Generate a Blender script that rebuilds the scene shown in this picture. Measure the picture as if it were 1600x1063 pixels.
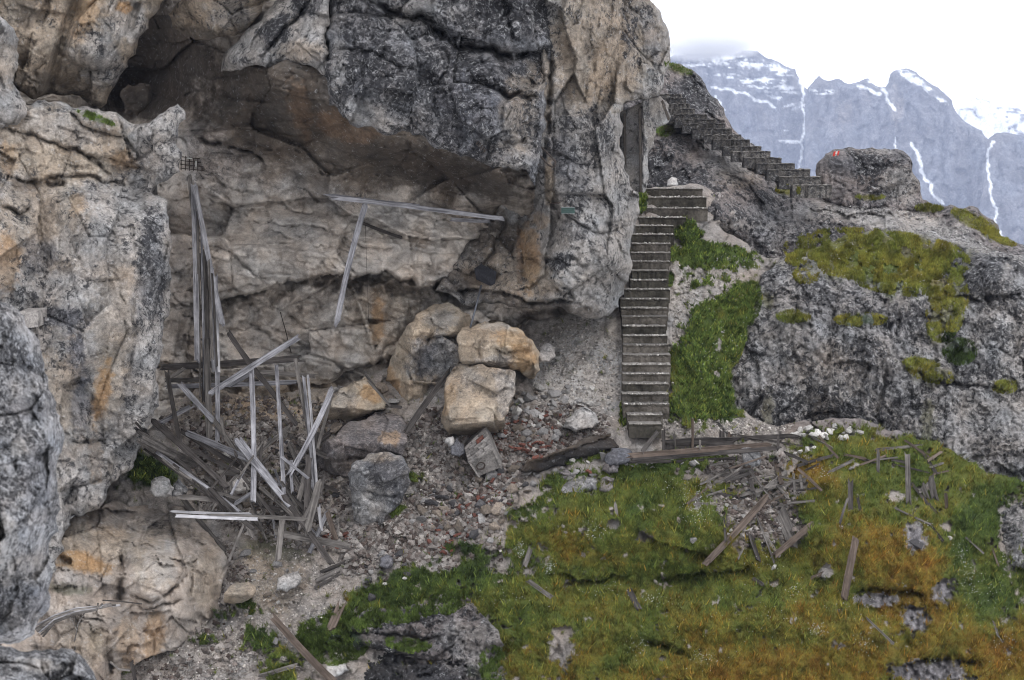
import bpy, bmesh, math, random, re
import numpy as np
from mathutils import Vector, Matrix, Quaternion
sc = bpy.context.scene
for _o in list(bpy.data.objects): bpy.data.objects.remove(_o)
R = math.radians
# ------------------------------------------------------------------ camera, world, sun, exposure
FPX, PITCH, CX, CY = 2400.0, R(8.0), 800.0, 531.5
CAM = np.array([0.0, 0.0, 12.0])
cam_d = bpy.data.cameras.new('camera'); cam = bpy.data.objects.new('camera', cam_d)
sc.collection.objects.link(cam); sc.camera = cam
cam.location = CAM; cam.rotation_euler = (R(90) - PITCH, 0, 0)
cam_d.sensor_width = 36; cam_d.lens = 36 * FPX / 1600
cam_d.clip_start = 0.1; cam_d.clip_end = 20000
cam_d.dof.use_dof = True; cam_d.dof.focus_distance = 31.0; cam_d.dof.aperture_fstop = 3.2
SUN_EL, SUN_ROT = 56.0, 142.0
world = bpy.data.worlds.new('World'); sc.world = world; world.use_nodes = True
wn = world.node_tree; wn.nodes.clear()
wo = wn.nodes.new('ShaderNodeOutputWorld'); bg = wn.nodes.new('ShaderNodeBackground'); bg.inputs[1].default_value = 0.1
sky = wn.nodes.new('ShaderNodeTexSky'); sky.sky_type = 'NISHITA'; sky.sun_disc = False
sky.sun_elevation = R(SUN_EL); sky.sun_rotation = R(SUN_ROT); sky.altitude = 2200
# the overcast: a cloud deck in front of the sky, a little brighter towards the zenith, with soft banks
tc = wn.nodes.new('ShaderNodeTexCoord'); sx = wn.nodes.new('ShaderNodeSeparateXYZ'); wn.links.new(tc.outputs['Generated'], sx.inputs[0])
mr = wn.nodes.new('ShaderNodeMapRange'); mr.inputs[1].default_value = 0.0; mr.inputs[2].default_value = 1.0
mr.inputs[3].default_value = 17.5; mr.inputs[4].default_value = 19.0; wn.links.new(sx.outputs[2], mr.inputs[0])
nz = wn.nodes.new('ShaderNodeTexNoise'); nz.inputs['Scale'].default_value = 2.2; nz.inputs['Detail'].default_value = 5
wn.links.new(tc.outputs['Generated'], nz.inputs['Vector'])
m1 = wn.nodes.new('ShaderNodeMapRange'); m1.inputs[3].default_value = 0.88; m1.inputs[4].default_value = 1.12; wn.links.new(nz.outputs[0], m1.inputs[0])
mu = wn.nodes.new('ShaderNodeMath'); mu.operation = 'MULTIPLY'; wn.links.new(mr.outputs[0], mu.inputs[0]); wn.links.new(m1.outputs[0], mu.inputs[1])
cc = wn.nodes.new('ShaderNodeCombineColor')
for i, k in enumerate((0.99, 0.995, 1.02)):
    q = wn.nodes.new('ShaderNodeMath'); q.operation = 'MULTIPLY'; q.inputs[1].default_value = k
    wn.links.new(mu.outputs[0], q.inputs[0]); wn.links.new(q.outputs[0], cc.inputs[i])
mx = wn.nodes.new('ShaderNodeMix'); mx.data_type = 'RGBA'; mx.inputs[0].default_value = 0.86
wn.links.new(sky.outputs[0], mx.inputs[6]); wn.links.new(cc.outputs[0], mx.inputs[7])
wn.links.new(mx.outputs[2], bg.inputs[0]); wn.links.new(bg.outputs[0], wo.inputs[0])
sd_ = bpy.data.lights.new('sun', 'SUN'); sd_.energy = 0.9; sd_.angle = R(12); sd_.color = (1.0, 0.97, 0.93)
sun = bpy.data.objects.new('sun', sd_); sc.collection.objects.link(sun)
_a = R(SUN_ROT); sdir = Vector((math.sin(_a) * math.cos(R(SUN_EL)), math.cos(_a) * math.cos(R(SUN_EL)), math.sin(R(SUN_EL))))
sun.rotation_euler = (-sdir).to_track_quat('-Z', 'Y').to_euler(); sun.location = (0, 0, 60)
sc.view_settings.view_transform = 'Standard'; sc.view_settings.look = 'None'; sc.view_settings.gamma = 1
sc.view_settings.use_curve_mapping = False; sc.view_settings.exposure = 0.12
sc.render.engine = 'CYCLES'
sc.cycles.max_bounces = 5; sc.cycles.diffuse_bounces = 2; sc.cycles.glossy_bounces = 1; sc.cycles.volume_bounces = 1
sc.cycles.sample_clamp_indirect = 4; sc.cycles.filter_width = 1.05; sc.cycles.use_denoising = True; sc.cycles.denoiser = 'OPENIMAGEDENOISE'; sc.cycles.denoising_input_passes = 'RGB_ALBEDO_NORMAL'; sc.cycles.denoising_prefilter = 'ACCURATE'
# ------------------------------------------------------------------ geometry helpers
FW = np.array([0, math.cos(PITCH), -math.sin(PITCH)]); UP = np.array([0, math.sin(PITCH), math.cos(PITCH)])
def pt(x, y, d):
    cx = (np.asarray(x, float) - CX) / FPX; cy = -(np.asarray(y, float) - CY) / FPX; d = np.asarray(d, float)
    return np.stack([CAM[0] + d * cx, CAM[1] + d * (FW[1] + cy * UP[1]), CAM[2] + d * (FW[2] + cy * UP[2])], -1)
def V(x, y, d): return Vector(pt(x, y, d).tolist())
def _hash(ix, iy, s):
    with np.errstate(over='ignore'):
        h = (ix.astype(np.int64) * 374761393 + iy.astype(np.int64) * 668265263 + s * 982451653) & 0xffffffff
        h = ((h ^ (h >> 13)) * 1274126177) & 0xffffffff
        h = ((h ^ (h >> 16)) * 2246822519) & 0xffffffff
        return ((h ^ (h >> 15)) & 0xffffff).astype(np.float32) / 16777216.0
def perlin(x, y, s=0):
    xi = np.floor(x); yi = np.floor(y); fx = (x - xi).astype(np.float32); fy = (y - yi).astype(np.float32)
    xi = xi.astype(np.int64); yi = yi.astype(np.int64)
    u = fx * fx * fx * (fx * (fx * 6 - 15) + 10); v = fy * fy * fy * (fy * (fy * 6 - 15) + 10)
    def g(a, b, dx, dy):
        t = _hash(xi + a, yi + b, s) * (2 * np.pi); return np.cos(t) * dx + np.sin(t) * dy
    n = (g(0, 0, fx, fy) * (1 - u) + g(1, 0, fx - 1, fy) * u) * (1 - v) + (g(0, 1, fx, fy - 1) * (1 - u) + g(1, 1, fx - 1, fy - 1) * u) * v
    return n * 1.5
def fbm(X, Y, scale, octv=4, seed=0, gain=0.5, ax=1.0, ay=1.0):
    o = 0; a = 1.0; f = 1.0 / scale; t = 0
    for k in range(octv):
        o = o + a * perlin(X * f * ax + 13.7 * k, Y * f * ay - 7.1 * k, seed + k * 17); t += a; a *= gain; f *= 2.03
    return o / t
def ridged(X, Y, scale, octv=4, seed=0, gain=0.55, ax=1.0, ay=1.0):
    o = 0; a = 1.0; f = 1.0 / scale; t = 0
    for k in range(octv):
        o = o + a * (1 - 2 * np.abs(perlin(X * f * ax + 3.7 * k, Y * f * ay + 9.1 * k, seed + k * 31))); t += a; a *= gain; f *= 2.1
    return o / t
def facets(X, Y, scale, seed, ax=1.0, ay=1.0, rot=0.0, warp=0.2, tilt=0.6, off=0.25, groove=0.3, gw=0.10):
    """broken blocks: every voronoi cell is a tilted plane with its own offset; joints between them are cut. In pixels."""
    wx = X + warp * scale * fbm(X, Y, scale * 1.3, 3, seed + 5); wy = Y + warp * scale * fbm(X, Y, scale * 1.3, 3, seed + 9)
    c, s = math.cos(rot), math.sin(rot)
    u = (wx * c + wy * s) / scale * ax; v = (-wx * s + wy * c) / scale * ay
    ui = np.floor(u); vi = np.floor(v)
    F1 = np.full(u.shape, 9.0, np.float32); F2 = F1.copy(); bi = np.zeros(u.shape, np.int64); bj = bi.copy(); bx = np.zeros(u.shape, np.float32); by = bx.copy()
    for a in (-1, 0, 1):
        for b in (-1, 0, 1):
            ii = (ui + a).astype(np.int64); jj = (vi + b).astype(np.int64)
            px = ii + 0.1 + 0.8 * _hash(ii, jj, seed) - u; py = jj + 0.1 + 0.8 * _hash(ii, jj, seed + 77) - v
            d = np.sqrt(px * px + py * py).astype(np.float32)
            m = d < F1
            F2 = np.where(m, F1, np.minimum(F2, d)); F1 = np.where(m, d, F1)
            bi = np.where(m, ii, bi); bj = np.where(m, jj, bj); bx = np.where(m, px, bx); by = np.where(m, py, by)
    r1 = _hash(bi, bj, seed + 3) - 0.5; r2 = _hash(bi, bj, seed + 4) - 0.5; r3 = _hash(bi, bj, seed + 6) - 0.5
    e = F2 - F1
    h = tilt * 2 * (r1 * -bx + r2 * -by) + off * 2 * r3
    h = h + groove * np.exp(-(e / gw) ** 2) * np.clip(_hash(bi, bj, seed + 8) * 2.4 - 1.2, 0, 1)
    return h * scale
def fractal(pts, rough, seed, seg=7.0, closed=True):
    rnd = random.Random(seed); P = [tuple(map(float, p)) for p in pts]
    out = []
    n = len(P); rng = range(n if closed else n - 1)
    def sub(a, b, amp):
        L = math.hypot(b[0] - a[0], b[1] - a[1])
        if L < seg: return []
        k = rnd.gauss(0, 1) * min(amp, L * 0.10)
        m = ((a[0] + b[0]) / 2 - (b[1] - a[1]) / L * k, (a[1] + b[1]) / 2 + (b[0] - a[0]) / L * k)
        return sub(a, m, amp * 0.62) + [m] + sub(m, b, amp * 0.62)
    for i in rng:
        a = P[i]; b = P[(i + 1) % n]; out.append(a); out += sub(a, b, rough)
    if not closed: out.append(P[-1])
    return out
def poly_sd(X, Y, poly, win):
    """X, Y regular grids. signed distance (+inside) limited to win, and nearest boundary point"""
    H, W = X.shape; x0, y0 = X[0, 0], Y[0, 0]; st = X[0, 1] - X[0, 0]
    D = np.full((H, W), win, np.float32); NX = X.copy(); NY = Y.copy(); ins = np.zeros((H, W), bool)
    n = len(poly)
    for i in range(n):
        ax, ay = poly[i]; bx, by = poly[(i + 1) % n]
        ylo, yhi = min(ay, by), max(ay, by)
        r0 = max(0, int(math.ceil((ylo - y0) / st))); r1 = min(H - 1, int(math.ceil((yhi - y0) / st)) - 1)
        if r1 >= r0 and by != ay:
            yy = Y[r0:r1 + 1, 0]; xs = ax + (yy - ay) / (by - ay) * (bx - ax)
            ins[r0:r1 + 1] ^= X[r0:r1 + 1] > xs[:, None]
        c0 = max(0, int((min(ax, bx) - win - x0) / st)); c1 = min(W, int((max(ax, bx) + win - x0) / st) + 2)
        r0 = max(0, int((ylo - win - y0) / st)); r1 = min(H, int((yhi + win - y0) / st) + 2)
        if c1 <= c0 or r1 <= r0: continue
        xx = X[r0:r1, c0:c1]; yy = Y[r0:r1, c0:c1]
        L2 = (bx - ax) ** 2 + (by - ay) ** 2 + 1e-9
        t = np.clip(((xx - ax) * (bx - ax) + (yy - ay) * (by - ay)) / L2, 0, 1)
        qx = ax + t * (bx - ax); qy = ay + t * (by - ay); d = np.hypot(xx - qx, yy - qy)
        m = d < D[r0:r1, c0:c1]
        D[r0:r1, c0:c1][m] = d[m]; NX[r0:r1, c0:c1][m] = qx[m]; NY[r0:r1, c0:c1][m] = qy[m]
    return np.where(ins, D, -D), NX, NY
def crack(D, X, Y, pts, w=2.0, g=0.2, step=0.0, L=25.0, seed=0, rough=3.0):
    """cut a joint (groove g metres deep) and set the rock on its lower side back by step; grids may be non-regular inside"""
    P = fractal(pts, rough, seed, 6.0, False); win = max(3 * w, 2.5 * L if step else 0)
    x0, y0 = X[0, 0], Y[0, 0]; H, W = X.shape
    xs = [p[0] for p in P]; ys = [p[1] for p in P]
    c0 = int(np.searchsorted(GX(X), min(xs) - win)); c1 = int(np.searchsorted(GX(X), max(xs) + win))
    r0 = int(np.searchsorted(GY(Y), min(ys) - win)); r1 = int(np.searchsorted(GY(Y), max(ys) + win))
    if c1 - c0 < 2 or r1 - r0 < 2: return
    xx = X[r0:r1, c0:c1]; yy = Y[r0:r1, c0:c1]
    B = np.full(xx.shape, 1e9); S = np.zeros(xx.shape); A = np.zeros(xx.shape); s = 0
    tot = sum(math.hypot(P[i + 1][0] - P[i][0], P[i + 1][1] - P[i][1]) for i in range(len(P) - 1))
    for i in range(len(P) - 1):
        ax, ay = P[i]; bx, by = P[i + 1]; dx, dy = bx - ax, by - ay; Ls = math.hypot(dx, dy) + 1e-9
        t = np.clip(((xx - ax) * dx + (yy - ay) * dy) / Ls ** 2, 0, 1)
        d = np.hypot(xx - ax - t * dx, yy - ay - t * dy); cr = dx * (yy - ay) - dy * (xx - ax)
        m = d < B
        B = np.where(m, d, B); S = np.where(m, cr, S); A = np.where(m, (s + t * Ls) / tot, A); s += Ls
    fade = np.clip(np.minimum(A, 1 - A) * 6, 0, 1)
    f1 = fbm(xx, yy, 26, 3, seed + 5); f2 = fbm(xx, yy, 7, 2, seed + 6); B2 = np.maximum(B + 1.2 * w * (f1 + .6 * f2), 0)
    q = g * np.exp(-(B2 / w) ** 2) * np.clip(.75 + 1.4 * f1 + .5 * f2, 0, 1.5)
    if step: q = q + np.where(S > 0, step * np.exp(-B / L) * np.clip(.9 + .9 * f1, .2, 1.4), 0)
    D[r0:r1, c0:c1] += q * fade
def GX(X): return _gx
def GY(Y): return _gy
def rbf(ctrl, X, Y):
    c = np.array(ctrl, float); n = len(c)
    if n < 4:
        return np.full(X.shape, c[:, 2].mean())
    d = np.hypot(c[:, None, 0] - c[None, :, 0], c[:, None, 1] - c[None, :, 1]) + np.eye(n) * 4.0
    P = np.c_[np.ones(n), c[:, :2] / 500]
    A = np.block([[d, P], [P.T, np.zeros((3, 3))]]); w = np.linalg.solve(A, np.r_[c[:, 2], 0, 0, 0])
    o = w[n] + w[n + 1] * X / 500 + w[n + 2] * Y / 500
    for i in range(n): o = o + w[i] * np.hypot(X - c[i, 0], Y - c[i, 1])
    return o
def sstep(a, b, x):
    t = np.clip((x - a) / (b - a), 0, 1); return t * t * (3 - 2 * t)
# ------------------------------------------------------------------ colours (linear albedo, alpha = share of lichen speckle)
PAL = dict(grey=(.225, .22, .222, .42), lgrey=(.30, .285, .275, .20), pale=(.42, .40, .385, .08), tan=(.285, .235, .185, .14), buff=(.36, .30, .235, .08), beige=(.46, .415, .375, .0), beiged=(.33, .285, .25, .0),
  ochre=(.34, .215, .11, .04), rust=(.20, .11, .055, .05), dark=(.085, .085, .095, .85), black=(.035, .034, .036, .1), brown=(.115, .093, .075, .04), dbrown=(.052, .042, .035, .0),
  scree=(.29, .262, .243, .1), soil=(.07, .055, .04, .2), green=(.055, .10, .022, 0), lime=(.10, .145, .03, 0), olive=(.105, .105, .022, 0), gold=(.20, .13, .02, 0),
  dgreen=(.022, .045, .014, 0), snow=(.85, .88, .92, 0), slate=(.12, .12, .135, .3), bluegrey=(.24, .25, .28, .4), concrete=(.20, .185, .17, .3), mauve=(.205, .182, .178, .34))
def blobmask(X, Y, b, seed):
    _, cx, cy, rx, ry = b[:5]; rot = R(b[5]) if len(b) > 5 else 0; st = b[6] if len(b) > 6 else 1.0
    c, s = math.cos(rot), math.sin(rot); dx = X - cx; dy = Y - cy
    r = np.hypot((dx * c + dy * s) / rx, (-dx * s + dy * c) / ry)
    m = np.zeros(X.shape, np.float32); k = r < 1.9
    if not k.any(): return m
    xx, yy = X[k], Y[k]
    rr = r[k] + 0.75 * fbm(xx, yy, max(12, min(rx, ry) * 0.9), 5, seed, .65) + 0.30 * fbm(xx, yy, 10, 3, seed + 3, .7)
    m[k] = sstep(1.2, 0.62, rr) * st; return m
def paint(X, Y, base, blobs, seed=0):
    C = np.zeros(X.shape + (4,), np.float32); C[:] = PAL[base]
    for i, b in enumerate(blobs):
        m = blobmask(X, Y, b, seed + i * 7)[..., None]; C = C * (1 - m) + np.array(PAL[b[0]], np.float32) * m
    n = 1 + 0.22 * fbm(X, Y, 60, 4, seed + 91) ; C[..., :3] *= n[..., None]
    h = fbm(X, Y, 45, 3, seed + 57) * 0.10; C[..., 0] *= 1 + h; C[..., 2] *= 1 - h
    return np.clip(C, 0.004, 1)
# ------------------------------------------------------------------ depth record of what is built (for resting things on it)
ZS = 2.0; ZX0, ZY0 = -40.0, -40.0; ZB = np.full((int((1063 + 160) / ZS), int(1690 / ZS)), 1e9)
def z_write(x, y, d):
    i = np.round((y - ZY0) / ZS).astype(int); j = np.round((x - ZX0) / ZS).astype(int)
    k = (i >= 0) & (j >= 0) & (i < ZB.shape[0]) & (j < ZB.shape[1]); np.minimum.at(ZB, (i[k], j[k]), d[k])
def z_read(x, y, B=None):
    B = ZB if B is None else B
    i = min(max(int(round((y - ZY0) / ZS)), 0), ZB.shape[0] - 1); j = min(max(int(round((x - ZX0) / ZS)), 0), ZB.shape[1] - 1)
    w = B[max(i - 1, 0):i + 2, max(j - 1, 0):j + 2]; return float(np.median(w))
def zsample(B, x, y):
    i = np.clip(np.round((y - ZY0) / ZS).astype(int), 0, B.shape[0] - 1); j = np.clip(np.round((x - ZX0) / ZS).astype(int), 0, B.shape[1] - 1); return B[i, j]
# ------------------------------------------------------------------ objects
def link(o, parent=None):
    sc.collection.objects.link(o)
    if parent is not None: o.parent = parent
    return o
USED = {}
def tag(o, label=None, cat=None, group=None, kind=None):
    if kind: o['kind'] = kind
    if label:
        n = len(label.split())
        if not 4 <= n <= 16: print('LABEL LENGTH', n, label)
        if not group and label in USED: print('DUP LABEL', label)
        USED[label] = 1; o['label'] = label
    if cat: o['category'] = cat
    if group: o['group'] = group
    return o
def np_mesh(name, co, faces, mat, col=None, smooth=True, nper=4):
    me = bpy.data.meshes.new(name); me.vertices.add(len(co)); me.vertices.foreach_set('co', np.ascontiguousarray(co, np.float32).ravel())
    nf = len(faces); me.loops.add(nf * nper); me.loops.foreach_set('vertex_index', np.ascontiguousarray(faces, np.int32).ravel())
    me.polygons.add(nf); me.polygons.foreach_set('loop_start', np.arange(0, nf * nper, nper, dtype=np.int32))
    me.polygons.foreach_set('loop_total', np.full(nf, nper, np.int32))
    me.update(calc_edges=True)
    me.polygons.foreach_set('use_smooth', np.full(nf, smooth, bool))
    if col is not None:
        a = me.color_attributes.new('Col', 'FLOAT_COLOR', 'POINT'); a.data.foreach_set('color', np.ascontiguousarray(col, np.float32).ravel())
    me.materials.append(mat); return me
TRI = [0]
def mass(name, poly, ctrl, rock=None, base='grey', blobs=(), cracks=(), rnd=(), step=1.85, rough=4, back=2.5, bev=(10, .15), mat=None,
         kind='structure', seed=1, extra=None, dscale=1.0, thing=None, planes=None, smooth=True, marg=4, zb=True, colf=None):
    global _gx, _gy
    poly = [(-130 if x <= -50 else 1745 if x >= 1655 else x, -130 if y <= -50 else y) for x, y in poly]
    P = fractal(poly, rough, seed)
    xs = [p[0] for p in P]; ys = [p[1] for p in P]
    x0 = max(min(xs), -128) - marg * step; x1 = min(max(xs), 1740) + marg * step; y0 = max(min(ys), -128) - marg * step; y1 = min(max(ys), 1105) + marg * step
    _gx = np.arange(x0, x1 + step, step); _gy = np.arange(y0, y1 + step, step)
    X, Y = np.meshgrid(_gx, _gy)
    win = max(bev[0], (marg + 1) * step) * 1.3
    s, NX, NY = poly_sd(X, Y, P, win)
    keep = s > -marg * step
    out = s < 0
    X2 = np.where(out & keep, NX, X); Y2 = np.where(out & keep, NY, Y)
    if planes:
        D = np.full(X.shape, -1e9)
        for (d0, px, py, gx, gy) in planes: D = np.maximum(D, d0 + gx * (X2 - px) / 100 + gy * (Y2 - py) / 100)
    else: D = rbf(ctrl, X2, Y2)
    mpp = D.mean() / FPX * dscale
    if rock is not None: D = D + rock(X2, Y2) * mpp
    for c in cracks: crack(D, X2, Y2, **c) if isinstance(c, dict) else crack(D, X2, Y2, *c)
    rg = random.Random(seed * 7 + 1)
    for (n, bx0, by0, bx1, by1, ang, ln, g, stp) in rnd:
        for k in range(n):
            cx_, cy_ = rg.uniform(bx0, bx1), rg.uniform(by0, by1); l = ln * rg.uniform(.5, 1.6); a = R(ang + rg.gauss(0, 14)); p = []
            for t in range(4): p.append((cx_ + math.cos(a) * l * (t / 3 - .5) + rg.gauss(0, l * .06), cy_ + math.sin(a) * l * (t / 3 - .5) + rg.gauss(0, l * .07)))
            u = rg.uniform(.3, 1.1); crack(D, X2, Y2, p, rg.uniform(.8, 1.8), g * u * .7, stp * rg.uniform(.3, 1.6), rg.uniform(8, 30), rg.randrange(9999), 5)
    if extra is not None: D = extra(X2, Y2, D)
    if bev[1]:
        t = np.clip(1 - np.maximum(s, 0) / bev[0], 0, 1); D = D + bev[1] * t ** 2.2
    D = D + np.where(out, back * (np.clip(-s / (marg * step), 0, 1)) ** 1.3, 0)
    W = pt(X2, Y2, D)
    C = paint(X2, Y2, base, blobs, seed * 13)
    if colf is not None: C = colf(X2, Y2, C)
    idx = np.full(X.shape, -1, np.int64); idx[keep] = np.arange(keep.sum())
    q = keep[:-1, :-1] & keep[1:, :-1] & keep[:-1, 1:] & keep[1:, 1:]
    F = np.stack([idx[:-1, :-1][q], idx[1:, :-1][q], idx[1:, 1:][q], idx[:-1, 1:][q]], -1)
    W = W[keep]; TRI[0] += 2 * len(F)
    if zb: z_write(X2[keep & ~out], Y2[keep & ~out], D[keep & ~out])
    org = np.zeros(3)
    if kind != 'structure': org = np.array([W[:, 0].mean(), W[:, 1].mean(), W[:, 2].min()])
    me = np_mesh(name, W - org, F, mat, C[keep], smooth)
    o = bpy.data.objects.new(name, me); o.location = org; link(o)
    if kind == 'structure': o['kind'] = kind
    if thing: tag(o, *thing)
    return o
# ------------------------------------------------------------------ materials
def newmat(name):
    m = bpy.data.materials.new(name); m.use_nodes = True; nt = m.node_tree
    b = nt.nodes['Principled BSDF']; b.inputs['Specular IOR Level'].default_value = 0.15; return m, nt, b
def node(nt, t, **kw):
    n = nt.nodes.new(t)
    for k, v in kw.items():
        if k in n.inputs: n.inputs[k].default_value = v
        else: setattr(n, k, v)
    return n
def mixc(nt, fac, a, b, mode='MIX'):
    n = nt.nodes.new('ShaderNodeMix'); n.data_type = 'RGBA'; n.blend_type = mode
    for i, v in ((0, fac), (6, a), (7, b)):
        if isinstance(v, (int, float)): n.inputs[i].default_value = v
        elif isinstance(v, tuple): n.inputs[i].default_value = v + (1,) if len(v) == 3 else v
        else: nt.links.new(v, n.inputs[i])
    return n.outputs[2]
def ramp(nt, src, lo, hi, a=0.0, b=1.0):
    n = nt.nodes.new('ShaderNodeMapRange'); n.inputs[1].default_value = lo; n.inputs[2].default_value = hi; n.inputs[3].default_value = a; n.inputs[4].default_value = b
    nt.links.new(src, n.inputs[0]); return n.outputs[0]
def noise(nt, vec, scale, detail=5, rough=0.6, dist=0.0):
    n = node(nt, 'ShaderNodeTexNoise', Scale=scale, Detail=detail, Roughness=rough, Distortion=dist); nt.links.new(vec, n.inputs['Vector']); return n.outputs[0]
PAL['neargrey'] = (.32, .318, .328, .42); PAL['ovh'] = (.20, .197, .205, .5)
PAL['crag'] = (.30, .288, .285, .40)
def rock_mat(name, sc_=1.0, bump=0.6, speck=1.0, flat=None, white=0.35, dist=0.05):
    m, nt, b = newmat(name)
    g = nt.nodes.new('ShaderNodeNewGeometry').outputs['Position'] if flat is None else nt.nodes.new('ShaderNodeTexCoord').outputs['Object']
    if flat is None:
        at = nt.nodes.new('ShaderNodeAttribute'); at.attribute_name = 'Col'; col, al = at.outputs['Color'], at.outputs['Alpha']
    else:
        rg_ = nt.nodes.new('ShaderNodeRGB'); rg_.outputs[0].default_value = flat[:3] + (1,); vv = nt.nodes.new('ShaderNodeValue'); vv.outputs[0].default_value = flat[3]
        oi = nt.nodes.new('ShaderNodeObjectInfo'); col = mixc(nt, 1.0, rg_.outputs[0], ramp(nt, oi.outputs['Random'], 0, 1, .6, 1.35), 'MULTIPLY'); al = vv.outputs[0]
    n1 = noise(nt, g, 2.4 * sc_, 8, .68, .4); n2 = noise(nt, g, 16 * sc_, 6, .7); n3 = noise(nt, g, 7 * sc_, 8, .78, .6)
    c = mixc(nt, 1.0, col, ramp(nt, n1, .3, .7, .50, 1.42), 'MULTIPLY')
    c = mixc(nt, ramp(nt, al, 0, .4, .4, 1.0), c, mixc(nt, 1.0, c, ramp(nt, n2, .3, .7, .5, 1.5), 'MULTIPLY')); n5 = noise(nt, g, 40 * sc_, 4, .75); c = mixc(nt, ramp(nt, al, 0, .4, .35, 1.0), c, mixc(nt, 1.0, c, ramp(nt, n5, .3, .7, .5, 1.5), 'MULTIPLY'))
    # black crust lichen, and pale weathered rock between it
    pa = noise(nt, g, .9 * sc_, 5, .65, .6); pm = nt.nodes.new('ShaderNodeMath'); pm.operation = 'MULTIPLY'; nt.links.new(al, pm.inputs[0]); nt.links.new(ramp(nt, pa, .38, .62, .25, 1.7), pm.inputs[1]); al = pm.outputs[0]
    add = nt.nodes.new('ShaderNodeMath'); add.operation = 'MULTIPLY_ADD'; nt.links.new(al, add.inputs[0]); add.inputs[1].default_value = 0.22; nt.links.new(n3, add.inputs[2])
    f = ramp(nt, add.outputs[0], .55, .63, 0, .92 * speck); fm = nt.nodes.new('ShaderNodeMath'); fm.operation = 'MULTIPLY'; nt.links.new(f, fm.inputs[0]); nt.links.new(ramp(nt, al, .02, .2, .06, 1), fm.inputs[1]); f = fm.outputs[0]; c = mixc(nt, f, c, (.030, .030, .034))
    n4 = noise(nt, g, 11 * sc_, 7, .75, .8)
    ad2 = nt.nodes.new('ShaderNodeMath'); ad2.operation = 'MULTIPLY_ADD'; nt.links.new(al, ad2.inputs[0]); ad2.inputs[1].default_value = 0.06; nt.links.new(n4, ad2.inputs[2])
    f2 = ramp(nt, ad2.outputs[0], .58, .66, 0, white * 1.3); c = mixc(nt, f2, c, (.50, .50, .51))
    nt.links.new(c, b.inputs['Base Color']); b.inputs['Roughness'].default_value = .93
    vo = node(nt, 'ShaderNodeTexVoronoi', Scale=5.0 * sc_); vo.feature = 'DISTANCE_TO_EDGE'
    wv = nt.nodes.new('ShaderNodeVectorMath'); wv.operation = 'MULTIPLY_ADD'
    nc = node(nt, 'ShaderNodeTexNoise', Scale=3.0 * sc_, Detail=4.0); nt.links.new(g, nc.inputs['Vector'])
    nt.links.new(nc.outputs['Color'], wv.inputs[0]); wv.inputs[1].default_value = (.5, .5, .5); nt.links.new(g, wv.inputs[2]); nt.links.new(wv.outputs[0], vo.inputs['Vector'])
    hs = nt.nodes.new('ShaderNodeMath'); hs.operation = 'MULTIPLY_ADD'; nt.links.new(n3, hs.inputs[0]); hs.inputs[1].default_value = 1.0
    nt.links.new(ramp(nt, vo.outputs[0], 0, .05, 0, .03), hs.inputs[2])
    h2 = nt.nodes.new('ShaderNodeMath'); h2.operation = 'MULTIPLY_ADD'; nt.links.new(n2, h2.inputs[0]); h2.inputs[1].default_value = .35; nt.links.new(hs.outputs[0], h2.inputs[2])
    bp = node(nt, 'ShaderNodeBump', Strength=bump, Distance=dist / sc_ * 2.2); nt.links.new(h2.outputs[0], bp.inputs['Height']); nt.links.new(bp.outputs[0], b.inputs['Normal'])
    return m
M_ROCK = rock_mat('limestone'); M_KARST = rock_mat('lichen_limestone', 1.0, .8, 1.0, None, .5, .06); M_NEAR = rock_mat('near_limestone', 3.2, .7, 1.0, None, .55)
M_BOULDER = rock_mat('boulder_limestone', 1.3, .55, .6, None, .2)
def ground_mat():
    m, nt, b = newmat('ground_surface'); g = nt.nodes.new('ShaderNodeNewGeometry').outputs['Position']
    at = nt.nodes.new('ShaderNodeAttribute'); at.attribute_name = 'Col'
    n1 = noise(nt, g, 6, 8, .7); n2 = noise(nt, g, 38, 4, .7)
    c = mixc(nt, 1.0, at.outputs['Color'], ramp(nt, n1, .3, .7, .6, 1.4), 'MULTIPLY'); c = mixc(nt, 1.0, c, ramp(nt, n2, .3, .7, .6, 1.4), 'MULTIPLY')
    nt.links.new(c, b.inputs['Base Color']); b.inputs['Roughness'].default_value = .95
    hs = nt.nodes.new('ShaderNodeMath'); hs.operation = 'MULTIPLY_ADD'; nt.links.new(n1, hs.inputs[0]); hs.inputs[1].default_value = 2.0; nt.links.new(n2, hs.inputs[2])
    bp = node(nt, 'ShaderNodeBump', Strength=.8, Distance=.05); nt.links.new(hs.outputs[0], bp.inputs['Height']); nt.links.new(bp.outputs[0], b.inputs['Normal']); return m
M_GROUND = ground_mat()
# ------------------------------------------------------------------ the far mountains (about a kilometre and a half away) and their snow
def paintline(X, Y, C, colr, pts, wd, seed, frag=.5):
    P = fractal(pts, 4, seed, 5, False); B = np.full(X.shape, 1e9)
    for (ax, ay), (bx, by) in zip(P[:-1], P[1:]):
        L2 = (bx - ax) ** 2 + (by - ay) ** 2 + 1e-9
        k = (X > min(ax, bx) - 14) & (X < max(ax, bx) + 14) & (Y > min(ay, by) - 14) & (Y < max(ay, by) + 14)
        if not k.any(): continue
        xx, yy = X[k], Y[k]; t = np.clip(((xx - ax) * (bx - ax) + (yy - ay) * (by - ay)) / L2, 0, 1)
        B[k] = np.minimum(B[k], np.hypot(xx - ax - t * (bx - ax), yy - ay - t * (by - ay)))
    B = B + frag * wd * fbm(X, Y, 12, 3, seed)
    m = sstep(wd * .75, wd * .35, B)[..., None]; return C * (1 - m) + np.array(PAL[colr]) * m
PAL['bluegrey'] = (.145, .148, .165, .25)
M_MOUNT = rock_mat('mountain_rock', .016, .7, .5, None, .15, .05)
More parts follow.
